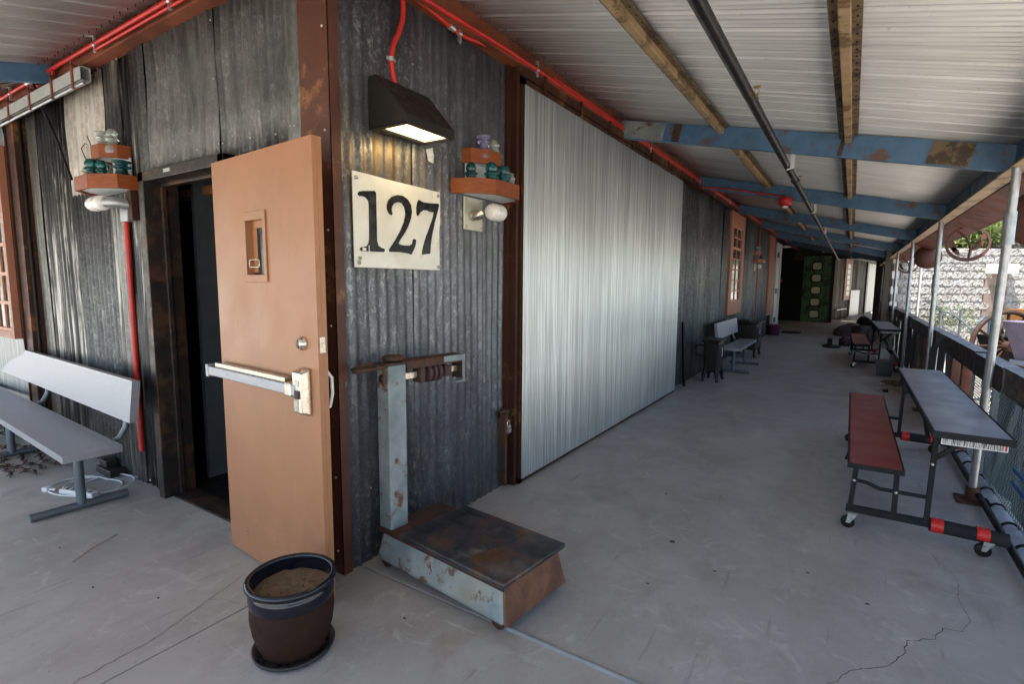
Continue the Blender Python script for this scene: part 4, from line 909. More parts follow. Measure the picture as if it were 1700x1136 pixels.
for y, h, wd in ((.24, .075, .03), (.30, .085, .018), (.335, .085, .018), (.37, .08, .02), (.41, .05, .05)):
    m = MB()
    if h < .08: m.box(.02, .096, y, y+wd, .975-h/2, .985+h/2)
    else: m.lathe([(0, y), (.046, y), (.05, y+.003), (.05, y+wd-.003), (.046, y+wd), (0, y+wd)], (.058, 0, .98), 20, axis='y')
    part('poise_weight', m, 'sheave', scl, bevel=.008)

# ================================================================== PLANT POT
pt = thing('plant_pot', 'brown glazed pot with dark blue glossy rim filled with soil', 'pot', (.262, -.475, 0))
m = MB(); m.lathe([(0, .0), (.135, .0), (.152, .012), (.156, .024), (.148, .026), (.14, .018), (0, .016)], n=40); part('saucer', m, 'saucer', pt)
m = MB(); m.lathe([(0, .018), (.118, .018), (.132, .05), (.150, .11), (.157, .165), (.156, .20), (.152, .222)], n=40); part('pot_body', m, 'pot_body', pt)
m = MB(); m.lathe([(.152, .22), (.158, .228), (.159, .245), (.158, .262), (.156, .274), (.151, .281), (.152, .286), (.164, .29), (.17, .298), (.169, .308), (.161, .315), (.151, .314), (.147, .306), (.146, .27), (.145, .235)], n=44); part('pot_rim', m, 'pot_rim', pt)
m = MB(); vs = []; rn = random.Random(3)
for i in range(9):
    for k in range(32):
        r = .146*i/8; a = 2*PI*k/32; vs.append((r*math.cos(a), r*math.sin(a), .256+.015*noise.noise((r*30*math.cos(a), r*30*math.sin(a), 1))+rn.uniform(-.0015, .0015)))
m.add(vs, [(i*32+k, i*32+(k+1) % 32, (i+1)*32+(k+1) % 32, (i+1)*32+k) for i in range(8) for k in range(32)], True); part('soil', m, 'soil', pt)
for i in range(46):
    a, r = rn.uniform(0, 2*PI), .135*math.sqrt(rn.random()); x, y = r*math.cos(a), r*math.sin(a); q_ = rn.uniform(.002, .006)
    m = MB(); m.lathe([(0, -.004), (q_, 0), (q_*.7, q_*.7), (0, q_)], (x, y, .261), 6, 1.3, .8); part('soil_clod', m, ('crack', 'soil', 'bark')[i % 3], pt)
for i in range(7):
    a = rn.uniform(0, 6); x, y = rn.uniform(-.08, .08), rn.uniform(-.08, .08); m = MB(); m.tube([(x, y, .266), (x+.02*math.cos(a), y+.02*math.sin(a), .272), (x+.045*math.cos(a+.5), y+.045*math.sin(a+.5), .264)], .0012, 4); part('rootlet', m, 'bark', pt)

# ================================================================== BENCHES
def bench(label, loc, rz, length, group='perforated aluminium benches'):
    """local: x along the bench, seat front towards -y, right end at x=0"""
    t = thing('park_bench', label, 'bench', loc, rz, group)
    m = MB(); m.box(-length, 0, -.14, .14, .435, .441); part('seat', m, 'perf', t)
    m = MB(); m.box(-length, 0, -.146, -.14, .40, .443); m.box(-length, 0, .14, .146, .40, .443); m.box(0, .006, -.146, .146, .40, .443); m.box(-length-.006, -length, -.146, .146, .40, .443); part('seat_edge', m, 'alu', t)
    a = Vector((0, .255, .60)); d = Vector((0, .045, .25))
    m = MB(); m.hexa([(-length, .195, .575), (0, .195, .575), (0, .202, .575), (-length, .202, .575)], [(-length, .225, .825), (0, .225, .825), (0, .232, .825), (-length, .232, .825)]); part('backrest', m, 'perf', t)
    m = MB()
    m.hexa([(-length, .193, .57), (.0, .193, .57), (.0, .235, .568), (-length, .235, .568)], [(-length, .194, .576), (.0, .194, .576), (.0, .236, .574), (-length, .236, .574)])
    m.hexa([(-length, .224, .825), (.0, .224, .825), (.0, .266, .822), (-length, .266, .822)], [(-length, .225, .831), (.0, .225, .831), (.0, .267, .828), (-length, .267, .828)])
    for x in (-length, 0): m.hexa([(x-.003, .192, .568), (x+.003, .192, .568), (x+.003, .237, .566), (x-.003, .237, .566)], [(x-.003, .223, .832), (x+.003, .223, .832), (x+.003, .268, .829), (x-.003, .268, .829)])
    part('back_edge', m, 'alu', t)
    xs = [-.33, -length+.33] if length < 2.2 else [-.33, -.33-(length-.66)/2, -length+.33]
    if length > 2.2: xs = [-.30, -2.0, -length+.3]
    for x in xs:
        m = MB(); m.tube([(x, .0, .03), (x, 0, .405)], .027, 12); part('leg', m, 'bench_leg', t)
        m = MB(); m.tube([(x, -.25, .027), (x, .25, .027)], .025, 12); part('foot', m, 'bench_leg', t)
        m = MB(); m.box(x-.03, x+.03, -.13, .13, .404, .412); part('seat_bracket', m, 'bench_leg', t)
        m = MB(); m.tube([(x+.1, .05, .41), (x+.1, .14, .415), (x+.1, .2, .44), (x+.1, .235, .50), (x+.1, .25, .58), (x+.1, .262, .72)], .018, 10); part('back_support', m, 'bench_leg', t)
    return t
bench('long aluminium bench beside the sooty wall in left foreground', (-1.705, -.45, 0), R_(-2.6), 3.6)
bench('short aluminium bench between two black stoves along right wall', (.46, 9.05, 0), R_(90), 1.75)
# ================================================================== THINGS UNDER THE LEFT BENCH
ps = thing('power_strip', 'white power strip with looped white cord under the left bench', 'power strip', (-2.25, -.36, 0), R_(18))
m = MB(); m.box(-.17, .13, -.028, .028, .004, .04); part('strip_body', m, 'cable', ps, bevel=.008)
m = MB()
for i in range(5): m.box(-.13+i*.05, -.105+i*.05, -.012, .012, .0402, .0412)
part('socket', m, 'dark_steel', ps)
m = MB(); pts = [(.0-.17, 0, .02)]
for k in range(40):
    a = k/40*4*PI; r = .16+.05*math.sin(a*.7); pts.append((-.12+r*1.4*math.cos(a+2), .16+r*math.sin(a+2), .006+.012*((k//20) % 2)+.004*math.sin(a*3)))
pts += [(.1, .35, .01), (.25, .33, .02), (.3, .25, .05)]
m.tube(pts, .0055, 7); part('cord', m, 'cable', ps)
m = MB(); m.box(-.34, -.29, -.02, .02, .0, .03); m.tube([(-.29, 0, .015), (-.25, .01, .012)], .01, 8); part('plug', m, 'cable', ps, bevel=.005)
dw = MB(); dw.box(-2.72, -2.46, -.12, -.01, 0, .05); dw.box(-2.70, -2.58, -.10, -.02, .05, .10); solo('timber_block', dw, 'dark_steel', 'dark wooden block on floor at foot of the left wall', 'block', bevel=.006)
for k in range(5):
    rn = random.Random(k+20); m = MB(); y0 = -.53+k*.095; x1 = -2.92-rn.uniform(0, .15); pts = []
    for i in range(30): pts.append((x1-i*.06, y0+.03*math.sin(i*.5+k)+rn.uniform(-.012, .012), .016+.012*abs(math.sin(i*.8+k))))
    m.tube(pts, .006, 6)
    for i in range(1, 30, 2):
        p = Vector(pts[i]); a = rn.uniform(0, PI); q = Vector((math.cos(a), math.sin(a), .3))*.035; m.tube([p-q, p+q], .004, 5); m.lathe([(.013, -.012), (.013, .012)], tuple(p), 6)
    solo('barbed_wire', m, 'rusty_iron', ('rusty barbed wire strand nearest the front under left bench', 'second barbed wire strand from the front under left bench', 'middle one of the barbed wire strands under left bench', 'second barbed wire strand from the wall under left bench', 'rusty barbed wire strand nearest the wall under left bench')[k], 'wire', group='barbed wire strands under the bench')

# ================================================================== FOLDING TABLES WITH BENCH
def table(label, loc, rz=0):
    """local: y along the table (0 near end .. 2.38), x across: bench at x 0..0.25, top at .34...63"""
    t = thing('bench_table', label, 'table', loc, rz, 'mobile tables with red benches along the railing')
    m = MB(); m.box(-.005, .25, -.16, 2.22, .425, .445); part('bench_seat', m, 'red_vinyl', t, bevel=.006)
    m = MB(); m.box(-.011, -.005, -.166, 2.226, .418, .4455); m.box(.25, .256, -.166, 2.226, .418, .4455); m.box(-.005, .25, -.166, -.16, .418, .4455); m.box(-.005, .25, 2.22, 2.226, .418, .4455); part('seat_edge', m, 'foam', t)
    m = MB(); m.box(.34, .635, -.36, 2.07, .715, .738); part('tabletop', m, 'grey_top', t, bevel=.004)
    m = MB(); m.box(.332, .34, -.368, 2.078, .705, .7385); m.box(.635, .643, -.368, 2.078, .705, .7385); m.box(.34, .635, -.368, -.36, .705, .7385); m.box(.34, .635, 2.07, 2.078, .705, .7385); part('top_edge', m, 'foam', t)
    m = MB(); m.box(.37, .62, -.352, -.348, .672, .705); m.box(.37, .62, -.35, -.2, .70, .7145); lb = part('top_apron', m, 'whitepaint', t)
    m = MB(); m.box(.375, .608, -.3535, -.3525, .676, .702); part('label', m, 'label', t, label='printed sticker strip on the end of tabletop')
    m = MB(); m.box(.608, .616, -.3537, -.3525, .676, .702); part('label_end', m, 'red_tape', t)
    for e, y in ((0, 0), (1, 2.1)):
        o = -1 if e == 0 else 1
        m = MB(); m.beam((.0, y, .12), (.40, y, .12), .028, .04); m.beam((.4, y, .12), (.72, y, .11), .028, .036); part('bottom_rail', m, 'foam', t)
        m = MB(); m.tube([(.40, y, .118), (.735, y, .11)], .038, 14); part('foam_sleeve', m, 'foam', t)
        for xx in (.405, .60):
            m = MB(); m.tube([(xx, y, .118), (xx+.055, y, .116)], .0405, 14); part('tape_band', m, 'red_tape', t)
        m = MB(); m.beam((.02, y, .12), (.04, y-.02*o, .418), .026, .028, (0, 1, 0)); part('bench_leg', m, 'foam', t)
        m = MB(); m.beam((.235, y, .13), (.235, y-.02*o, .418), .026, .03, (0, 1, 0)); part('bench_leg', m, 'foam', t)
        m = MB(); m.beam((.385, y, .12), (.395, y, .71), .024, .034, (0, 1, 0)); part('table_leg', m, 'foam', t)
        m = MB(); m.tube([(.03, y, .30), (.09, y, .295), (.16, y, .27), (.235, y, .27), (.39, y, .27)], .012, 8); part('stretcher', m, 'foam', t)
        m = MB(); m.beam((.395, y+.0, .50), (.59, y, .70), .02, .022); part('brace', m, 'foam', t)
        m = MB(); m.beam((.36, y, .60), (.36, y+.35*(1 if e == 0 else -1), .71), .018, .02); part('brace', m, 'foam', t)
        for xx in (.035, .655):
            m = MB(); m.lathe([(0, -.013), (.032, -.013), (.037, -.008), (.037, .008), (.032, .013), (0, .013)], (xx-.02, y-.01, .037), 18, axis='y'); m2 = part('caster_wheel', m, 'tyre', t)
            m = MB(); m.hexa([(xx-.03, y-.03, .035), (xx-.01, y-.03, .035), (xx-.01, y-.026, .035), (xx-.03, y-.026, .035)], [(xx-.02, y-.03, .1), (xx+.03, y-.03, .1), (xx+.03, y-.026, .1), (xx-.02, y-.026, .1)])
            m.hexa([(xx-.03, y+.008, .035), (xx-.01, y+.008, .035), (xx-.01, y+.012, .035), (xx-.03, y+.012, .035)], [(xx-.02, y+.008, .1), (xx+.03, y+.008, .1), (xx+.03, y+.012, .1), (xx-.02, y+.012, .1)])
            m.box(xx-.02, xx+.03, y-.03, y+.012, .096, .102); part('caster_fork', m, 'clamp', t)
        for xx, zz in ((.03, .3), (.235, .27), (.385, .47)):
            m = MB(); m.lathe([(.009, 0), (.008, -.005), (0, -.006)], (xx, y-.018 if e == 0 else y+.018, zz), 8, axis='y'); part('bolt', m, 'clamp', t)
    for y in (.75, 1.3):
        m = MB(); m.tube([(.03, y, .418), (-.0, y+.02, .22)], .012, 8); m.tube([(-.0, y+.02, .22), (-.001, y+.02, .20)], .018, 10); part('glide_leg', m, 'foam', t)
    m = MB(); m.box(.36, .385, .1, 1.95, .66, .71); part('top_rail', m, 'foam', t)
    return t
t1 = table('near mobile table with red bench and grey top by railing', (2.10, 2.03, 0), 0)
t2 = dup(t1, (2.13, 9.45, 0), R_(1.2), 'far mobile table with faded red bench beyond the grey bin')
# bin, leaves, scraps
bn = thing('waste_bin', 'small square grey plastic bin standing before the far table', 'bin', (2.57, 8.75, 0))
m = MB()
for s in (0, 1):
    pass
b0, b1 = .095, .125
q0 = [(-b0, -b0, 0), (b0, -b0, 0), (b0, b0, 0), (-b0, b0, 0)]; q1 = [(-b1, -b1, .25), (b1, -b1, .25), (b1, b1, .25), (-b1, b1, .25)]; q2 = [(-b1+.006, -b1+.006, .25), (b1-.006, -b1+.006, .25), (b1-.006, b1-.006, .25), (-b1+.006, b1-.006, .25)]; q3 = [(-b0+.006, -b0+.006, .01), (b0-.006, -b0+.006, .01), (b0-.006, b0-.006, .01), (-b0+.006, b0-.006, .01)]
fs = []
for j in range(3): fs += [(j*4+i, j*4+(i+1) % 4, j*4+4+(i+1) % 4, j*4+4+i) for i in range(4)]
m.add(q0+q1+q2+q3, fs+[(3, 2, 1, 0), (12, 13, 14, 15)]); part('tub', m, 'bin', bn)
m = MB()
for a in ((-b1-.008, b1+.008, -b1-.008, -b1), (-b1-.008, b1+.008, b1, b1+.008), (-b1-.008, -b1, -b1, b1), (b1, b1+.008, -b1, b1)): m.box(*a, .235, .252)
part('rim', m, 'bin', bn)
def leafpile(x, y, rx, ry, n, mat, label, cat):
    m = MB(); rn = random.Random(int(x*100))
    for i in range(n):
        a = rn.uniform(0, 2*PI); r = math.sqrt(rn.random()); px, py = r*rx*math.cos(a), r*ry*math.sin(a); h = .004+.035*(1-r)*rn.random(); s = .012; b2 = rn.uniform(0, 6)
        c, s_ = math.cos(b2)*s, math.sin(b2)*s; m.add([(px-c, py-s_, h), (px+s_*.5, py-c*.5, h+.006), (px+c, py+s_, h), (px-s_*.5, py+c*.5, h+.002)], [(0, 1, 2, 3)])
    o = solo('leaf_litter', m, mat, label, cat, (x, y, 0)); del o['category']; o['kind'] = 'stuff'
leafpile(2.66, 8.0, .16, .3, 500, 'leafdry', 'heap of dry brown leaves between bin and near table', 'leaves')
leafpile(2.6, 7.2, .2, .2, 90, 'leafdry', 'thin scatter of dry leaves near the grey bin', 'leaves')
m = MB(); m.add([(2.46, 7.75, .004), (2.53, 7.7, .02), (2.58, 7.8, .006), (2.5, 7.88, .015)], [(0, 1, 2, 3)]); solo('paper_scrap', m, 'paper', 'small white paper scrap on floor before the grey bin', 'scrap')
m = MB(); m.box(2.49, 2.56, 7.12, 7.22, 0, .03); solo('small_shoe', m, 'tyre', 'small black lump on floor short of the dry leaves', 'lump', bevel=.012)
m = MB(); m.lathe([(0, 0), (.2, .0), (.2, .012), (0, .014)], (1.72, 13.0, 0), 14, 1, 2); m.box(1.62, 1.72, 13.2, 13.6, 0, .16); solo('dark_mat', m, 'tyre', 'low black object lying in the middle of far porch floor', 'mat')

# ================================================================== STOVES
st1 = thing('box_stove', 'tall narrow black cast iron stove before the short bench', 'stove', (.33, 6.68, 0))
m = MB(); m.hexa([(-.09, -.17, .14), (.10, -.17, .14), (.10, .17, .14), (-.09, .17, .14)], [(-.11, -.2, .60), (.12, -.2, .60), (.12, .2, .60), (-.11, .2, .60)]); part('body', m, 'cast_iron', st1, bevel=.02)
m = MB(); m.box(-.13, .14, -.22, .22, .60, .64); part('top', m, 'cast_iron', st1, bevel=.012)
for x, y in ((-.08, -.18), (.09, -.18), (.09, .17), (-.08, .17)):
    m = MB(); m.tube([(x*.85, y*.85, .2), (x*1.1, y, .1), (x*1.15, y*1.05, .04), (x*1.25, y*1.1, .0)], .02, 8, rr=[.035, .03, .018, .026]); part('leg', m, 'cast_iron', st1)
m = MB(); m.tube(arc((-.17, -.1, .46), .085, -PI*.9, PI*.9, 14, 'xz'), .012, 8); part('flue_ring', m, 'cast_iron', st1)
m = MB(); m.tube([(.13, -.05, .38), (.145, -.05, .45), (.13, -.05, .52)], .006, 6); part('door_handle', m, 'clamp', st1)
st2 = thing('range_stove', 'wide black iron range beyond the short bench', 'stove', (.3, 10.0, 0))
m = MB(); m.box(-.23, .2, -.28, .45, .16, .68); part('body', m, 'cast_iron', st2, bevel=.02)
m = MB(); m.box(-.26, .25, -.32, .5, .68, .72); part('top', m, 'cast_iron', st2, bevel=.012)
m = MB(); m.box(-.2, .05, -.2, .2, .72, .75); part('lid', m, 'cast_iron', st2, bevel=.01)
for x, y in ((-.2, -.24), (.17, -.24), (.17, .4), (-.2, .4)):
    m = MB(); m.tube([(x, y, .18), (x, y, .08), (x*1.1, y*1.05, 0)], .03, 8, rr=[.04, .022, .03]); part('leg', m, 'cast_iron', st2)
m = MB(); m.box(.2, .215, -.15, .2, .3, .6); m.tube([(.22, -.1, .5), (.24, -.1, .45), (.22, -.1, .40)], .008, 6); part('oven_door', m, 'cast_iron', st2)
m = MB(); m.tube([(.25, -.25, .6), (.255, -.2, .55), (.25, -.25, .5)], .008, 6); part('door_handle', m, 'clamp', st2)
m = MB(); m.beam((.1, 5.95, 0), (.04, 5.98, .92), .03, .03); solo('leaning_bar', m, 'black_steel', 'thin dark bar leaning on wall just past the ribbed door', 'bar')
m = MB(); m.lathe([(0, .0), (.17, 0), (.2, .28), (.22, .285), (.22, .31), (.2, .31), (.19, .26), (0, .25)], n=20); solo('flower_pot', m, 'purple_pot', 'round plum coloured pot by wall beneath the white door', 'pot', (.17, 15.4, 0))
m = MB(); m.box(-.25, .25, -.3, .3, 0, .03); solo('door_mat', m, 'tyre', 'flat black mat on floor beside the plum pot', 'mat', (.55, 16.6, 0))

# ================================================================== GREEN DOOR AND FAR END
gd = thing('green_door', 'tall green panelled door with five rounded windows in a column', 'door', (.8, 22.45, 0), R_(0))
m = MB(); xs0, xs1 = -.44, .52
wins = [.32, .80, 1.27, 1.75, 2.22]; wh, ww = .27, .30; wx = .03
def rrect(w_, h_, r, n=4):
    P = []
    for cx, cy, a0 in ((w_/2-r, h_/2-r, 0), (-w_/2+r, h_/2-r, 90), (-w_/2+r, -h_/2+r, 180), (w_/2-r, -h_/2+r, 270)):
        for k in range(n+1): a = R_(a0+90*k/n); P.append((cx+r*math.cos(a), cy+r*math.sin(a)))
    return P
m.box(xs0, xs1, 0, .05, 0.0, 2.62); part('leaf', m, 'green_door', gd)
m = MB()
for z in (.08, .54, 1.03, 1.5, 1.98, 2.5): m.box(xs0, xs1, -.02, 0, z-.012, z+.012)
m.box(xs0+.1, xs0+.12, -.02, 0, 0, 2.6); m.box(xs0, xs1, -.025, 0, 0, .1); part('panel_bead', m, 'green_door', gd)
for z in wins:
    m = MB(); P = rrect(ww, wh, .08); Q = rrect(ww+.07, wh+.07, .1); n = len(P)
    vs = [(wx+p[0], -.03, z+p[1]) for p in P]+[(wx+p[0], -.03, z+p[1]) for p in Q]+[(wx+p[0], 0, z+p[1]) for p in Q]
    m.add(vs, [(i, (i+1) % n, n+(i+1) % n, n+i) for i in range(n)]+[(n+i, n+(i+1) % n, 2*n+(i+1) % n, 2*n+i) for i in range(n)]); part('window_frame', m, 'black_steel', gd)
    m = MB(); m.prism(P, -.02, -.004, lambda a, b_, c, z=z: (wx+a, c, z+b_)); part('pane', m, 'paleglass', gd)
m = MB(); m.box(xs1, xs1+.12, -.05, .1, 0, 2.7); m.box(xs0, xs1, -.04, .05, 2.62, 2.7); part('dark_jamb', m, 'black_steel', gd)
m = MB(); m.box(-.05, .05, 0, .05, 0, .1); solo('pull_station', m, 'signal_red', 'small red alarm box in the black recess near green door', 'alarm box', (.05, 17.6, 1.55))
# wing of the building beyond, turned ten degrees
wg = thing('far_wing', 'far wing of shed clad in streaked grey sheets with white sliding door', 'building', (1.2, 24, 0), R_(-10.2))
def wbox(m, u0, u1, z0, z1, o0, o1): m.box(o0, o1, u0, u1, z0, z1); return m
for k in range(20):
    u = .0+k*.7; tone = ((.2, .2, .19), (.12, .12, .12), (.24, .23, .21))[k % 3]
    o = part('corrugated_sheet', sheet('y', u, u+.72, 0, 2.8, .0, seg=4), 'galv_left', wg, color=tone)
m = MB(); m.box(-.1, -.04, -1, 14, 0, 3.3); part('backing_wall', m, 'blind_dark', wg)
m = MB(); m.box(.03, .07, 8.2, 11.7, .05, 2.65); part('sliding_door', m, 'white_panel', wg, label='tall white sliding door of far wing')
m = MB(); m.box(.02, .08, 7.85, 8.2, 0, 2.75); m.box(.02, .08, 2.2, 14, 2.7, 2.8); part('door_track', m, 'dark_steel', wg)
m = MB(); m.box(.02, .06, 2.8, 4.2, .8, 2.7); part('window_board', m, 'terracotta', wg)
m = MB()
for z in (1.0, 1.25, 1.5, 1.75, 2.0, 2.25): m.box(.06, .07, 3.15, 3.75, z, z+.2)
part('window_panes', m, 'paleglass', wg)
m = MB(); m.box(.03, .09, 4.05, 6.1, 0.0, 1.24); solo('leaning_sheet', m, 'galv_tube', 'bright metal sheet leaning on wall of the far wing', 'sheet', (1.2, 24, 0), R_(-10.2))
bench('small far aluminium bench along wall of the distant wing', (1.75, 26.6, 0), R_(80), 1.9)
m = MB(); m.hexa([(1.0, 23, 2.95), (3.4, 23, 2.7), (5.4, 37, 2.7), (1.0, 37, 2.95)], [(1.0, 23, 3.0), (3.4, 23, 2.75), (5.4, 37, 2.75), (1.0, 37, 3.0)]); wroof = part('wing_roof', m, 'dark_steel', wg)
wroof.data.transform(Matrix.Rotation(R_(10.2), 4, 'Z') @ Matrix.Translation((-1.2, -24, 0)))
# boulders and dark relics by the railing at the far end
def rock(loc, sx, sy, sz, mat, label, cat='boulder', seed=1):
    bm = bmesh.new(); bmesh.ops.create_icosphere(bm, subdivisions=3, radius=1)
    for v in bm.verts:
        d = 1+.28*noise.noise(v.co*1.3+Vector((seed*7, 0, 0)))+.1*noise.noise(v.co*4+Vector((seed, 0, 0))); v.co = Vector((v.co.x*sx*d, v.co.y*sy*d, max(-.3, v.co.z)*sz*d+sz*.28))
    me = bpy.data.meshes.new('boulder'); bm.to_mesh(me); bm.free(); me.materials.append(M[mat])
    o = bpy.data.objects.new('boulder', me); COL.objects.link(o); o.location = loc; o['label'] = label; o['category'] = cat
rock((2.05, 16.6, 0), .36, .5, .27, 'boulder', 'largest brown boulder on the far porch floor', seed=1)
rock((2.45, 15.0, 0), .2, .3, .3, 'rusty_iron', 'dark rusty lump right of the largest boulder', 'lump', seed=2)
rock((2.5, 19.0, 0), .28, .4, .36, 'cast_iron', 'jagged black lump by the far end post', 'lump', seed=3)
rock((2.25, 17.9, 0), .22, .3, .22, 'whitepaint', 'pale stone lying between dark lumps at far end', 'stone', seed=4)
m = MB(); m.lathe([(0, 0), (.2, 0), (.23, .25), (.2, .5), (.17, .5), (.18, .3), (0, .28)], n=18); solo('iron_barrel', m, 'dark_steel', 'squat dark barrel beside the boulder behind the far table', 'barrel', (2.3, 13.6, 0))
m = MB(); m.lathe([(0, 0), (.12, 0), (.13, .16), (.02, .24), (.02, .3)], n=14); solo('small_churn', m, 'rusty_iron', 'small rusty churn standing between barrel and black mat', 'churn', (1.98, 13.4, 0))
m = MB(); m.tube([(2.62, 10.4, .12), (2.62, 10.75, .14)], .11, 14); solo('white_bucket', m, 'whitepaint', 'white bucket lying beneath the far table', 'bucket')

# ================================================================== RAILING
rl = thing('porch_railing', 'dark steel railing with corrugated infill along open side of porch', 'railing', (2.93, 3, 0))
segs = [(-3.0, .9, .955), (.92, 2.78, .952), (2.84, 3.75, .945), (3.77, 5.95, .955), (6.0, 9.1, .952), (9.15, 12.5, .96), (12.55, 15.6, .955), (15.65, 21.5, .95)]
for y0, y1, zt in segs:
    m = MB(); m.box(2.885, 2.985, y0, y1, zt-.012, zt); m.box(2.89, 2.902, y0, y1, zt-.15, zt-.012); m.box(2.885, 2.985, y0, y1, zt-.165, zt-.15); part('top_rail', m, 'rail_top', rl, world=True)
for y in (4.35, 4.9, 7.4, 8.6, 11, 14):
    m = MB(); m.box(2.91, 3.0, y, y+.09, -.3, .79); part('rail_post', m, 'oxide' if y < 8 else 'dark_steel', rl, world=True)
y = 4.99; k = 0
while y < 21:
    if not any(abs(y+.2-p) < .1 for p in (7.45, 8.65)):
        o = part('infill_sheet', sheet('y', y, y+.56, .02, .78, 2.94, pitch=.0675, amp=.008, seg=6), 'galv_right', rl, world=True, color=((.3, .3, .29), (.2, .21, .21), (.36, .35, .33))[k % 3])
    y += .62; k += 1
m = MB(); m.tube([(2.862, -3, .045), (2.862, 2.7, .045), (2.865, 12, .045), (2.865, 21, .045)], .02, 10); part('kick_rail', m, 'black_steel', rl, world=True)
for k in range(26):
    y = 1.2+k*.33; m = MB(); m.tube(arc((2.94, y, .0), .045, 0, PI, 8, 'xz'), .008, 6); m.tube([(2.895, y, 0), (2.89, y+.02, -.01)], .008, 6); part('tie_hook', m, 'black_steel', rl, world=True)
# kerb outside
m = MB(); m.box(2.88, 3.0, -3, 21, -.34, .012); o = part('kerb', m, 'concrete_kerb', rl, world=True, bevel=.004)
# wire mesh bay near the camera: diagonal wires in a frame
m = MB()
def mesh_bay(y0, y1, z0, z1, x, s=.045):
    mm = MB(); n = int((y1-y0+z1-z0)/s)
    for d in (1, -1):
        for i in range(n):
            c = i*s
            if d == 1: a = (y0+c, z0); b2 = (y0+c-(z1-z0), z1)
            else: a = (y1-c, z0); b2 = (y1-c+(z1-z0), z1)
            A_, B_ = Vector((a[0], a[1])), Vector((b2[0], b2[1]))
            def clip(P, Q):
                for lo, hi in ((y0, y1),):
                    t0, t1 = 0, 1; dx = Q.x-P.x
                    for bd_, sg_ in ((lo, 1), (hi, -1)):
                        v0 = sg_*(P.x-bd_); v1 = sg_*(Q.x-bd_)
                        if v0 < 0 and v1 < 0: return None
                        if v0 < 0: t0 = max(t0, v0/(v0-v1))
                        elif v1 < 0: t1 = min(t1, v0/(v0-v1))
                return P+(Q-P)*t0, P+(Q-P)*t1
            r = clip(A_, B_)
            if r: mm.beam((x+d*.001, r[0].x, r[0].y), (x+d*.001, r[1].x, r[1].y), .0035, .003, (1, 0, 0))
    return mm
part('wire_mesh', mesh_bay(.4, 4.3, .03, .78, 2.97, .045), 'mesh_green', rl, world=True, kind='stuff')
for y, z0 in ((1.0, 0), (2.35, 0), (3.6, 0)):
    m = MB(); m.box(2.99, 3.03, y, y+.04, -.3, .79); part('mesh_stay', m, 'bench_leg', rl, world=True)
m = MB(); m.beam((3.0, 3.4, .03), (3.0, 2.9, .75), .03, .03); part('mesh_stay', m, 'bench_leg', rl, world=True)
for z in (.32, .235):
    m = MB(); m.box(2.958, 2.962, 1.6, 2.7, z, z+.03); part('blue_strap', m, 'bluestrap', rl, world=True)
for k, (x, y, a, h, lb) in enumerate(((3.5, 4.4, .3, .62, 'added dark block darkening the view through wire mesh beyond nearest post'), (3.7, 5.6, -.2, .7, 'tall added dark block darkening the view behind the infill sheets'), (3.45, 3.3, .1, .35, 'low added dark block darkening the view behind the wire mesh'))):
    m = MB(); m.hexa([(-.3, -.2, -.32), (.3, -.2, -.32), (.3, .25, -.32), (-.3, .25, -.32)], [(-.25, -.12, h), (.22, -.12, h-.08), (.22, .2, h-.05), (-.25, .2, h)]); solo('dark_filler', m, 'cast_iron', lb, 'scrap', (x, y, 0), a, bevel=.01)  # dark blocks added so the yard behind the mesh reads dark
# metal ornaments hanging at the eave
def ornament(loc, r, label, solid=False):
    t = thing('metal_ornament', label, 'ornament', loc)
    m = MB(); n = 28
    if solid: m.lathe([(0, -.006), (r, -.006), (r, .006), (0, .006)], n=20, axis='y'); part('disc', m, 'ornament', t)
    else:
        for i in range(n):
            a0, a1 = 2*PI*i/n, 2*PI*(i+1)/n; w0 = r-.022-.02*max(0, -math.sin(a0)); w1 = r-.022-.02*max(0, -math.sin(a1))
            P = [(r*math.cos(a0), r*math.sin(a0)), (r*math.cos(a1), r*math.sin(a1)), (w1*math.cos(a1), w1*math.sin(a1)), (w0*math.cos(a0), w0*math.sin(a0))]
            m.prism(P, -.004, .004, lambda a, b_, c: (a, c, b_))
        part('ring', m, 'ornament', t)
        m = MB(); m.tube([(.02, 0, -r+.03), (.03, 0, -.04), (-.01, 0, .06), (-.07, 0, .12), (-.1, 0, r-.06)], .014, 6); part('branch', m, 'ornament', t)
        m = MB(); m.tube([(.03, 0, -.08), (.09, 0, -.03), (.12, 0, .05)], .012, 6); part('branch', m, 'ornament', t); m = MB()
        for (cx, cy, s) in ((.09, -.03, .05), (.12, .06, .045), (-.13, -.02, .055), (-.1, -.08, .045)): m.prism([(cx+s*1.25*math.cos(a)*math.cos(cx*9)-s*.55*math.sin(a)*math.sin(cx*9), cy+s*1.25*math.cos(a)*math.sin(cx*9)+s*.55*math.sin(a)*math.cos(cx*9)) for a in [2*PI*k/12 for k in range(12)]], -.004, .004, lambda a, b_, c: (a, c, b_)); part('leaf_cutout', m, 'ornament', t); m = MB()
    m = MB(); m.tube([(0, 0, r), (0, 0, r+.06)], .004, 5); part('hanger', m, 'black_cord', t)
ornament((3.1, 6.15, 1.94), .2, 'rusty round cut out ornament with branch pattern hanging at eave')
ornament((3.1, 9.9, 1.96), .2, 'solid rusty disc hanging at eave next to the cut out ornament', True)
ornament((3.08, 13.5, 1.95), .2, 'far rusty ring ornament hanging at the eave')
ornament((3.1, 3.35, 1.93), .2, 'partly hidden rusty disc at eave right beside nearest post', True)

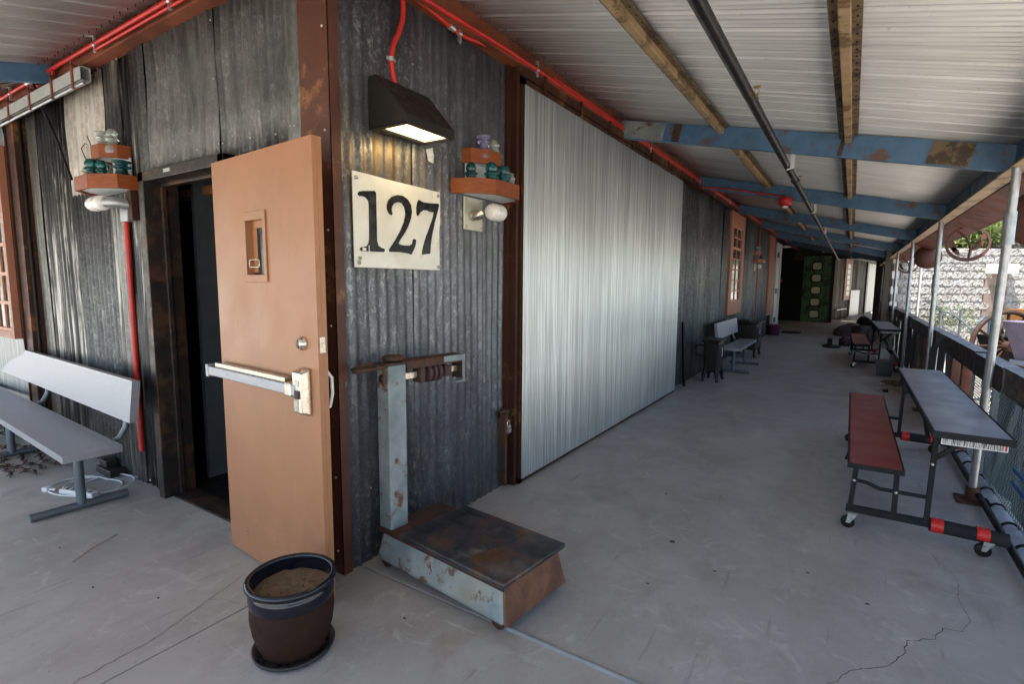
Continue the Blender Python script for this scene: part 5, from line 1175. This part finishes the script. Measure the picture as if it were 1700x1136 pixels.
# ================================================================== YARD: BLOCK WALL
rt = Vector((.8397, .5430, 0)); fh = Vector((-.5426, .8400, 0)); C0 = Vector((2.0425, -1.6406, 0))
def yw(s, d, z): return C0+fh*d+rt*s+Vector((0, 0, z))
bwall = thing('block_wall', 'sunlit retaining wall of pale split face blocks behind the yard', 'wall', tuple(yw(9.95, 13.8, -.35)))
ang = math.atan2(rt.y, rt.x); bwall.rotation_euler = (0, 0, ang)
bms = []
for v_ in range(8):
    rn = random.Random(v_+50); m = MB(); nx, nz = 12, 6; Wb, Hb = .397, .197; vs = []
    for j in range(nz+1):
        for i in range(nx+1):
            ed = min(i, nx-i, j, nz-j) == 0; dep = -.012 if ed else -.02-.022*rn.random()-.03*max(0, noise.noise((i*.55+v_*9, j*.6, v_)))
            vs.append((Wb*i/nx, dep, Hb*j/nz))
    fs = [(j*(nx+1)+i, j*(nx+1)+i+1, (j+1)*(nx+1)+i+1, (j+1)*(nx+1)+i) for j in range(nz) for i in range(nx)]
    m.add(vs, fs); m.box(0, Wb, -.0115, .1, 0, Hb)
    me = m.mesh('block'); me.materials.append(M['block']); bms.append(me)
cnt = 0
for c_ in range(2, 14):
    for i in range(19):
        x = i*.4-(.2 if c_ % 2 else 0)+.2
        if 2.5 < x+.2 < 2.95 and c_ < 11: continue
        if cnt >= 299: break
        o = bpy.data.objects.new('block', bms[rnd.randrange(8)]); COL.objects.link(o); o.parent = bwall; o.location = (x, 0, .0+c_*.2); cnt += 1
m = MB(); m.box(-.0, 12, .02, .3, 0, 2.8); part('mortar_core', m, 'ledge', bwall)
m = MB(); m.box(2.42, 3.02, -.03, .1, 0, 2.2); part('shadow_toned_pier', m, 'hill', bwall)  # darker brown puts the shadow below the cap into the colour
m = MB(); m.box(2.40, 3.0, -.3, .05, 2.15, 2.40); part('pier_cap', m, 'ledge', bwall, label='smooth square cap block jutting from the wall')
# hillside above and beyond
m = MB(); nx, ny = 60, 24; vs = []
for j in range(ny+1):
    for i in range(nx+1):
        s_ = -12+44*i/nx; d_ = 14.15+14*j/ny; z = 2.2+(.25+.42*(d_-14.1))*(1 if d_ > 14.3 else .2)+.25*noise.noise((s_*.8, d_*.8, 0)); z = min(z, 6.5+.02*d_)
        if s_ < 9.0: z = min(z, -.2+max(0, (d_-20))*.3)
        wp = yw(s_, d_, z)
        if wp.x < 4.4+max(0, wp.y-22)*.25: z = -.4; wp = yw(s_, d_, z)
        vs.append(wp)
m.add(vs, [(j*(nx+1)+i, j*(nx+1)+i+1, (j+1)*(nx+1)+i+1, (j+1)*(nx+1)+i) for j in range(ny) for i in range(nx)], True); struct('hillside', m, 'hill')
m = MB(); A1 = yw(12.2, 15.2, 2.3); B1 = yw(22, 15.2, 2.3); m.beam(A1+Vector((0, 0, .5)), B1+Vector((0, 0, .5)), .2, 1.1)
solo('stucco_wall', m, 'hill', 'low brown stucco wall standing above the block wall', 'wall')
# trees and shrubs
def tree(loc, h, r, n, label, mat='leaf', leaf=.05, trunk=.06, droop=0.3, seed=1, name='tree', cat='tree', low=.35):
    rn = random.Random(seed); t = thing(name, label, cat, loc)
    m = MB(); tips = []
    for b in range(7 if trunk > .03 else 5):
        a = rn.uniform(0, 2*PI); e = rn.uniform(.4, 1); tip = Vector((math.cos(a)*r*e*.7, math.sin(a)*r*e*.7, h*rn.uniform(.6, .9)))
        p1 = Vector((rn.uniform(-.1, .1)*r, rn.uniform(-.1, .1)*r, h*.3)); mid = p1.lerp(tip, .5)+Vector((rn.uniform(-.1, .1), rn.uniform(-.1, .1), .1))*h*.3
        m.tube([(0, 0, 0), p1, mid, tip], trunk, 7, rr=[trunk, trunk*.7, trunk*.4, trunk*.15])
        for q_ in range(5):
            tw = tip+Vector((rn.gauss(0, .3)*r, rn.gauss(0, .3)*r, rn.gauss(0, .13)*h)); m.tube([mid.lerp(tip, rn.random()), tw], trunk*.12, 4, False); tips.append(tw)
        tips.append(tip)
    part('trunk', m, 'bark', t)
    m = MB()
    for i in range(n):
        c = rn.choice(tips); p = c+Vector((rn.gauss(0, .17)*r, rn.gauss(0, .17)*r, rn.gauss(0, .09)*h)); s = leaf*rn.uniform(.5, 1.3)
        if p.z < h*low*.5: continue
        a = Vector((rn.gauss(0, 1), rn.gauss(0, 1), rn.gauss(-droop*2, .6))).normalized()*s; bb = a.cross(Vector((rn.gauss(0, 1), rn.gauss(0, 1), rn.gauss(0, 1)))).normalized()*s*.28
        m.add([p-a, p+bb, p+a, p-bb], [(0, 1, 2, 3)])
    part('foliage', m, mat, t)
    return t
tree(tuple(yw(12.9, 14.6, 1.7)), 1.65, 1.2, 7000, 'feathery green tree above wall behind the cut out ornament', seed=3, leaf=.09)
tree(tuple(yw(14.6, 14.6, 1.7)), 1.8, 1.0, 5000, 'loose yellow green tree above wall right of nearest post', seed=5, leaf=.09)
tree(tuple(yw(11.3, 14.6, 1.6)), 1.6, .9, 4500, 'bushy green tree above left end of the block wall', seed=8, leaf=.09)
tree((4.9, 27.5, -.3), 4.0, 1.5, 3000, 'distant green tree seen past the end of block wall', seed=9, leaf=.1)
tree(tuple(yw(11.2, 13.3, -.3)), 1.3, .5, 900, 'grey green shrub at foot of the block wall', mat='shrub', seed=12, leaf=.05, trunk=.02, name='shrub', cat='shrub')
tree(tuple(yw(12.9, 13.2, -.3)), 1.1, .6, 900, 'low dark shrub behind the wagon wheel', mat='shrub', seed=13, leaf=.05, trunk=.02, name='shrub', cat='shrub')
# yard relics
wh_ = thing('wagon_wheel', 'large rusty spoked wheel leaning behind the nearest post', 'wheel', (4.07, 9.13, .56), ang)
m = MB(); m.tube(arc((0, 0, 0), .52, 0, 2*PI, 40, 'xz'), .035, 8, False); part('rim', m, 'rusty_iron', wh_)
m = MB(); m.tube([(0, -.12, 0), (0, .12, 0)], .08, 12); part('hub', m, 'rusty_iron', wh_)
M['wheel_iron'] = plain('dark_wheel_iron', (.05, .028, .02), .7, .1, scale=14)
for o in wh_.children: o.data.materials[0] = M['wheel_iron']
for k in range(12):
    a = 2*PI*k/12; m = MB(); m.tube([(math.cos(a)*.07, 0, math.sin(a)*.07), (math.cos(a)*.5, 0, math.sin(a)*.5)], .02, 6); part('spoke', m, 'wheel_iron', wh_)
w3 = dup(wh_, (4.35, 10.6, .35), ang+.5, 'second iron wheel standing behind the large rusty one')
ct = thing('ore_cart', 'mauve painted ore cart with rusty cover plate at the picture edge', 'cart', (4.52, 8.18, 0), ang)
m = MB(); m.hexa([(-.22, -.3, .42), (.6, -.3, .42), (.6, .5, .42), (-.22, .5, .42)], [(-.38, -.35, .98), (.7, -.35, .98), (.7, .6, .98), (-.38, .6, .98)]); part('tub', m, 'mauve', ct, bevel=.01)
m = MB(); m.box(-.40, .75, -.36, .1, .985, 1.03); part('cover_plate', m, 'oxide', ct)
m = MB(); m.beam((-.15, -.36, .4), (-.45, -.36, -.3), .06, .06, (0, 1, 0)); part('frame_leg', m, 'rusty_iron', ct)
m = MB(); m.beam((.1, -.34, .4), (.0, -.34, -.3), .06, .06, (0, 1, 0)); part('frame_leg', m, 'rusty_iron', ct)
m = MB(); m.box(-.3, .6, -.3, .5, .36, .42); part('chassis', m, 'cast_iron', ct)
for x in (-.1, .45):
    m = MB(); m.tube([(x, -.36, .18), (x, -.3, .18)], .17, 18); part('wheel', m, 'cast_iron', ct)
bb_ = thing('iron_trough', 'dark iron trough on timber beam behind the ore cart', 'trough', (4.8, 9.6, 0), ang)
m = MB(); m.box(-.6, 1.4, -.1, .35, .95, 1.12); part('timber_beam', m, 'wood_raw', bb_)
m = MB(); m.hexa([(-.7, -.2, .1), (.5, -.2, .1), (.5, .4, .1), (-.7, .4, .1)], [(-.9, -.25, .7), (.6, -.25, .7), (.6, .5, .7), (-.9, .5, .7)]); part('trough', m, 'cast_iron', bb_)
m = MB(); m.box(-.5, -.4, 0, .1, -.32, .95); m.box(.3, .4, 0, .1, -.32, .95); part('stand', m, 'rusty_iron', bb_)
hr = thing('hand_rail', 'thin curved grey handrail on posts before the block wall', 'handrail', (3.7, 12.5, 0))
m = MB(); m.tube([(3.66, 12.6, .93), (3.75, 12.3, .92), (3.83, 11.9, .86), (3.88, 11.4, .78), (3.93, 10.85, .66)], .018, 8); m.tube([(3.70, 12.5, .62), (3.88, 11.6, .5), (3.93, 10.95, .35)], .014, 8); part('rail', m, 'bench_leg', hr, world=True)
for p in ((3.66, 12.6, .95), (3.86, 11.7, 1.0), (3.93, 10.85, .72)):
    m = MB(); m.tube([(p[0], p[1], -.33), p], .022, 8); part('rail_post', m, 'bench_leg', hr, world=True)
af = thing('blue_frame', 'blue steel a frame with arched top left of the rusty wheel', 'frame', (3.98, 10.3, 0))
m = MB(); m.tube([(3.75, 10.2, -.33), (3.86, 10.25, .55), (3.93, 10.3, .86), (4.0, 10.35, .95), (4.07, 10.38, .90)], .022, 8); m.tube([(3.98, 10.3, .6), (4.08, 10.35, -.33)], .022, 8); part('arch', m, 'blue_dark', af, world=True)
m = MB(); m.tube([(4.07, 10.38, .93), (4.09, 10.4, -.33)], .02, 8); part('stay', m, 'blue_dark', af, world=True)
m = MB(); m.tube([yw(9.75, 12.6, -.3), yw(9.75, 12.6, 2.3)], .03, 10); pz = solo('steel_pole', m, 'clamp', 'slim bright steel pole just beyond the third porch post', 'pole')
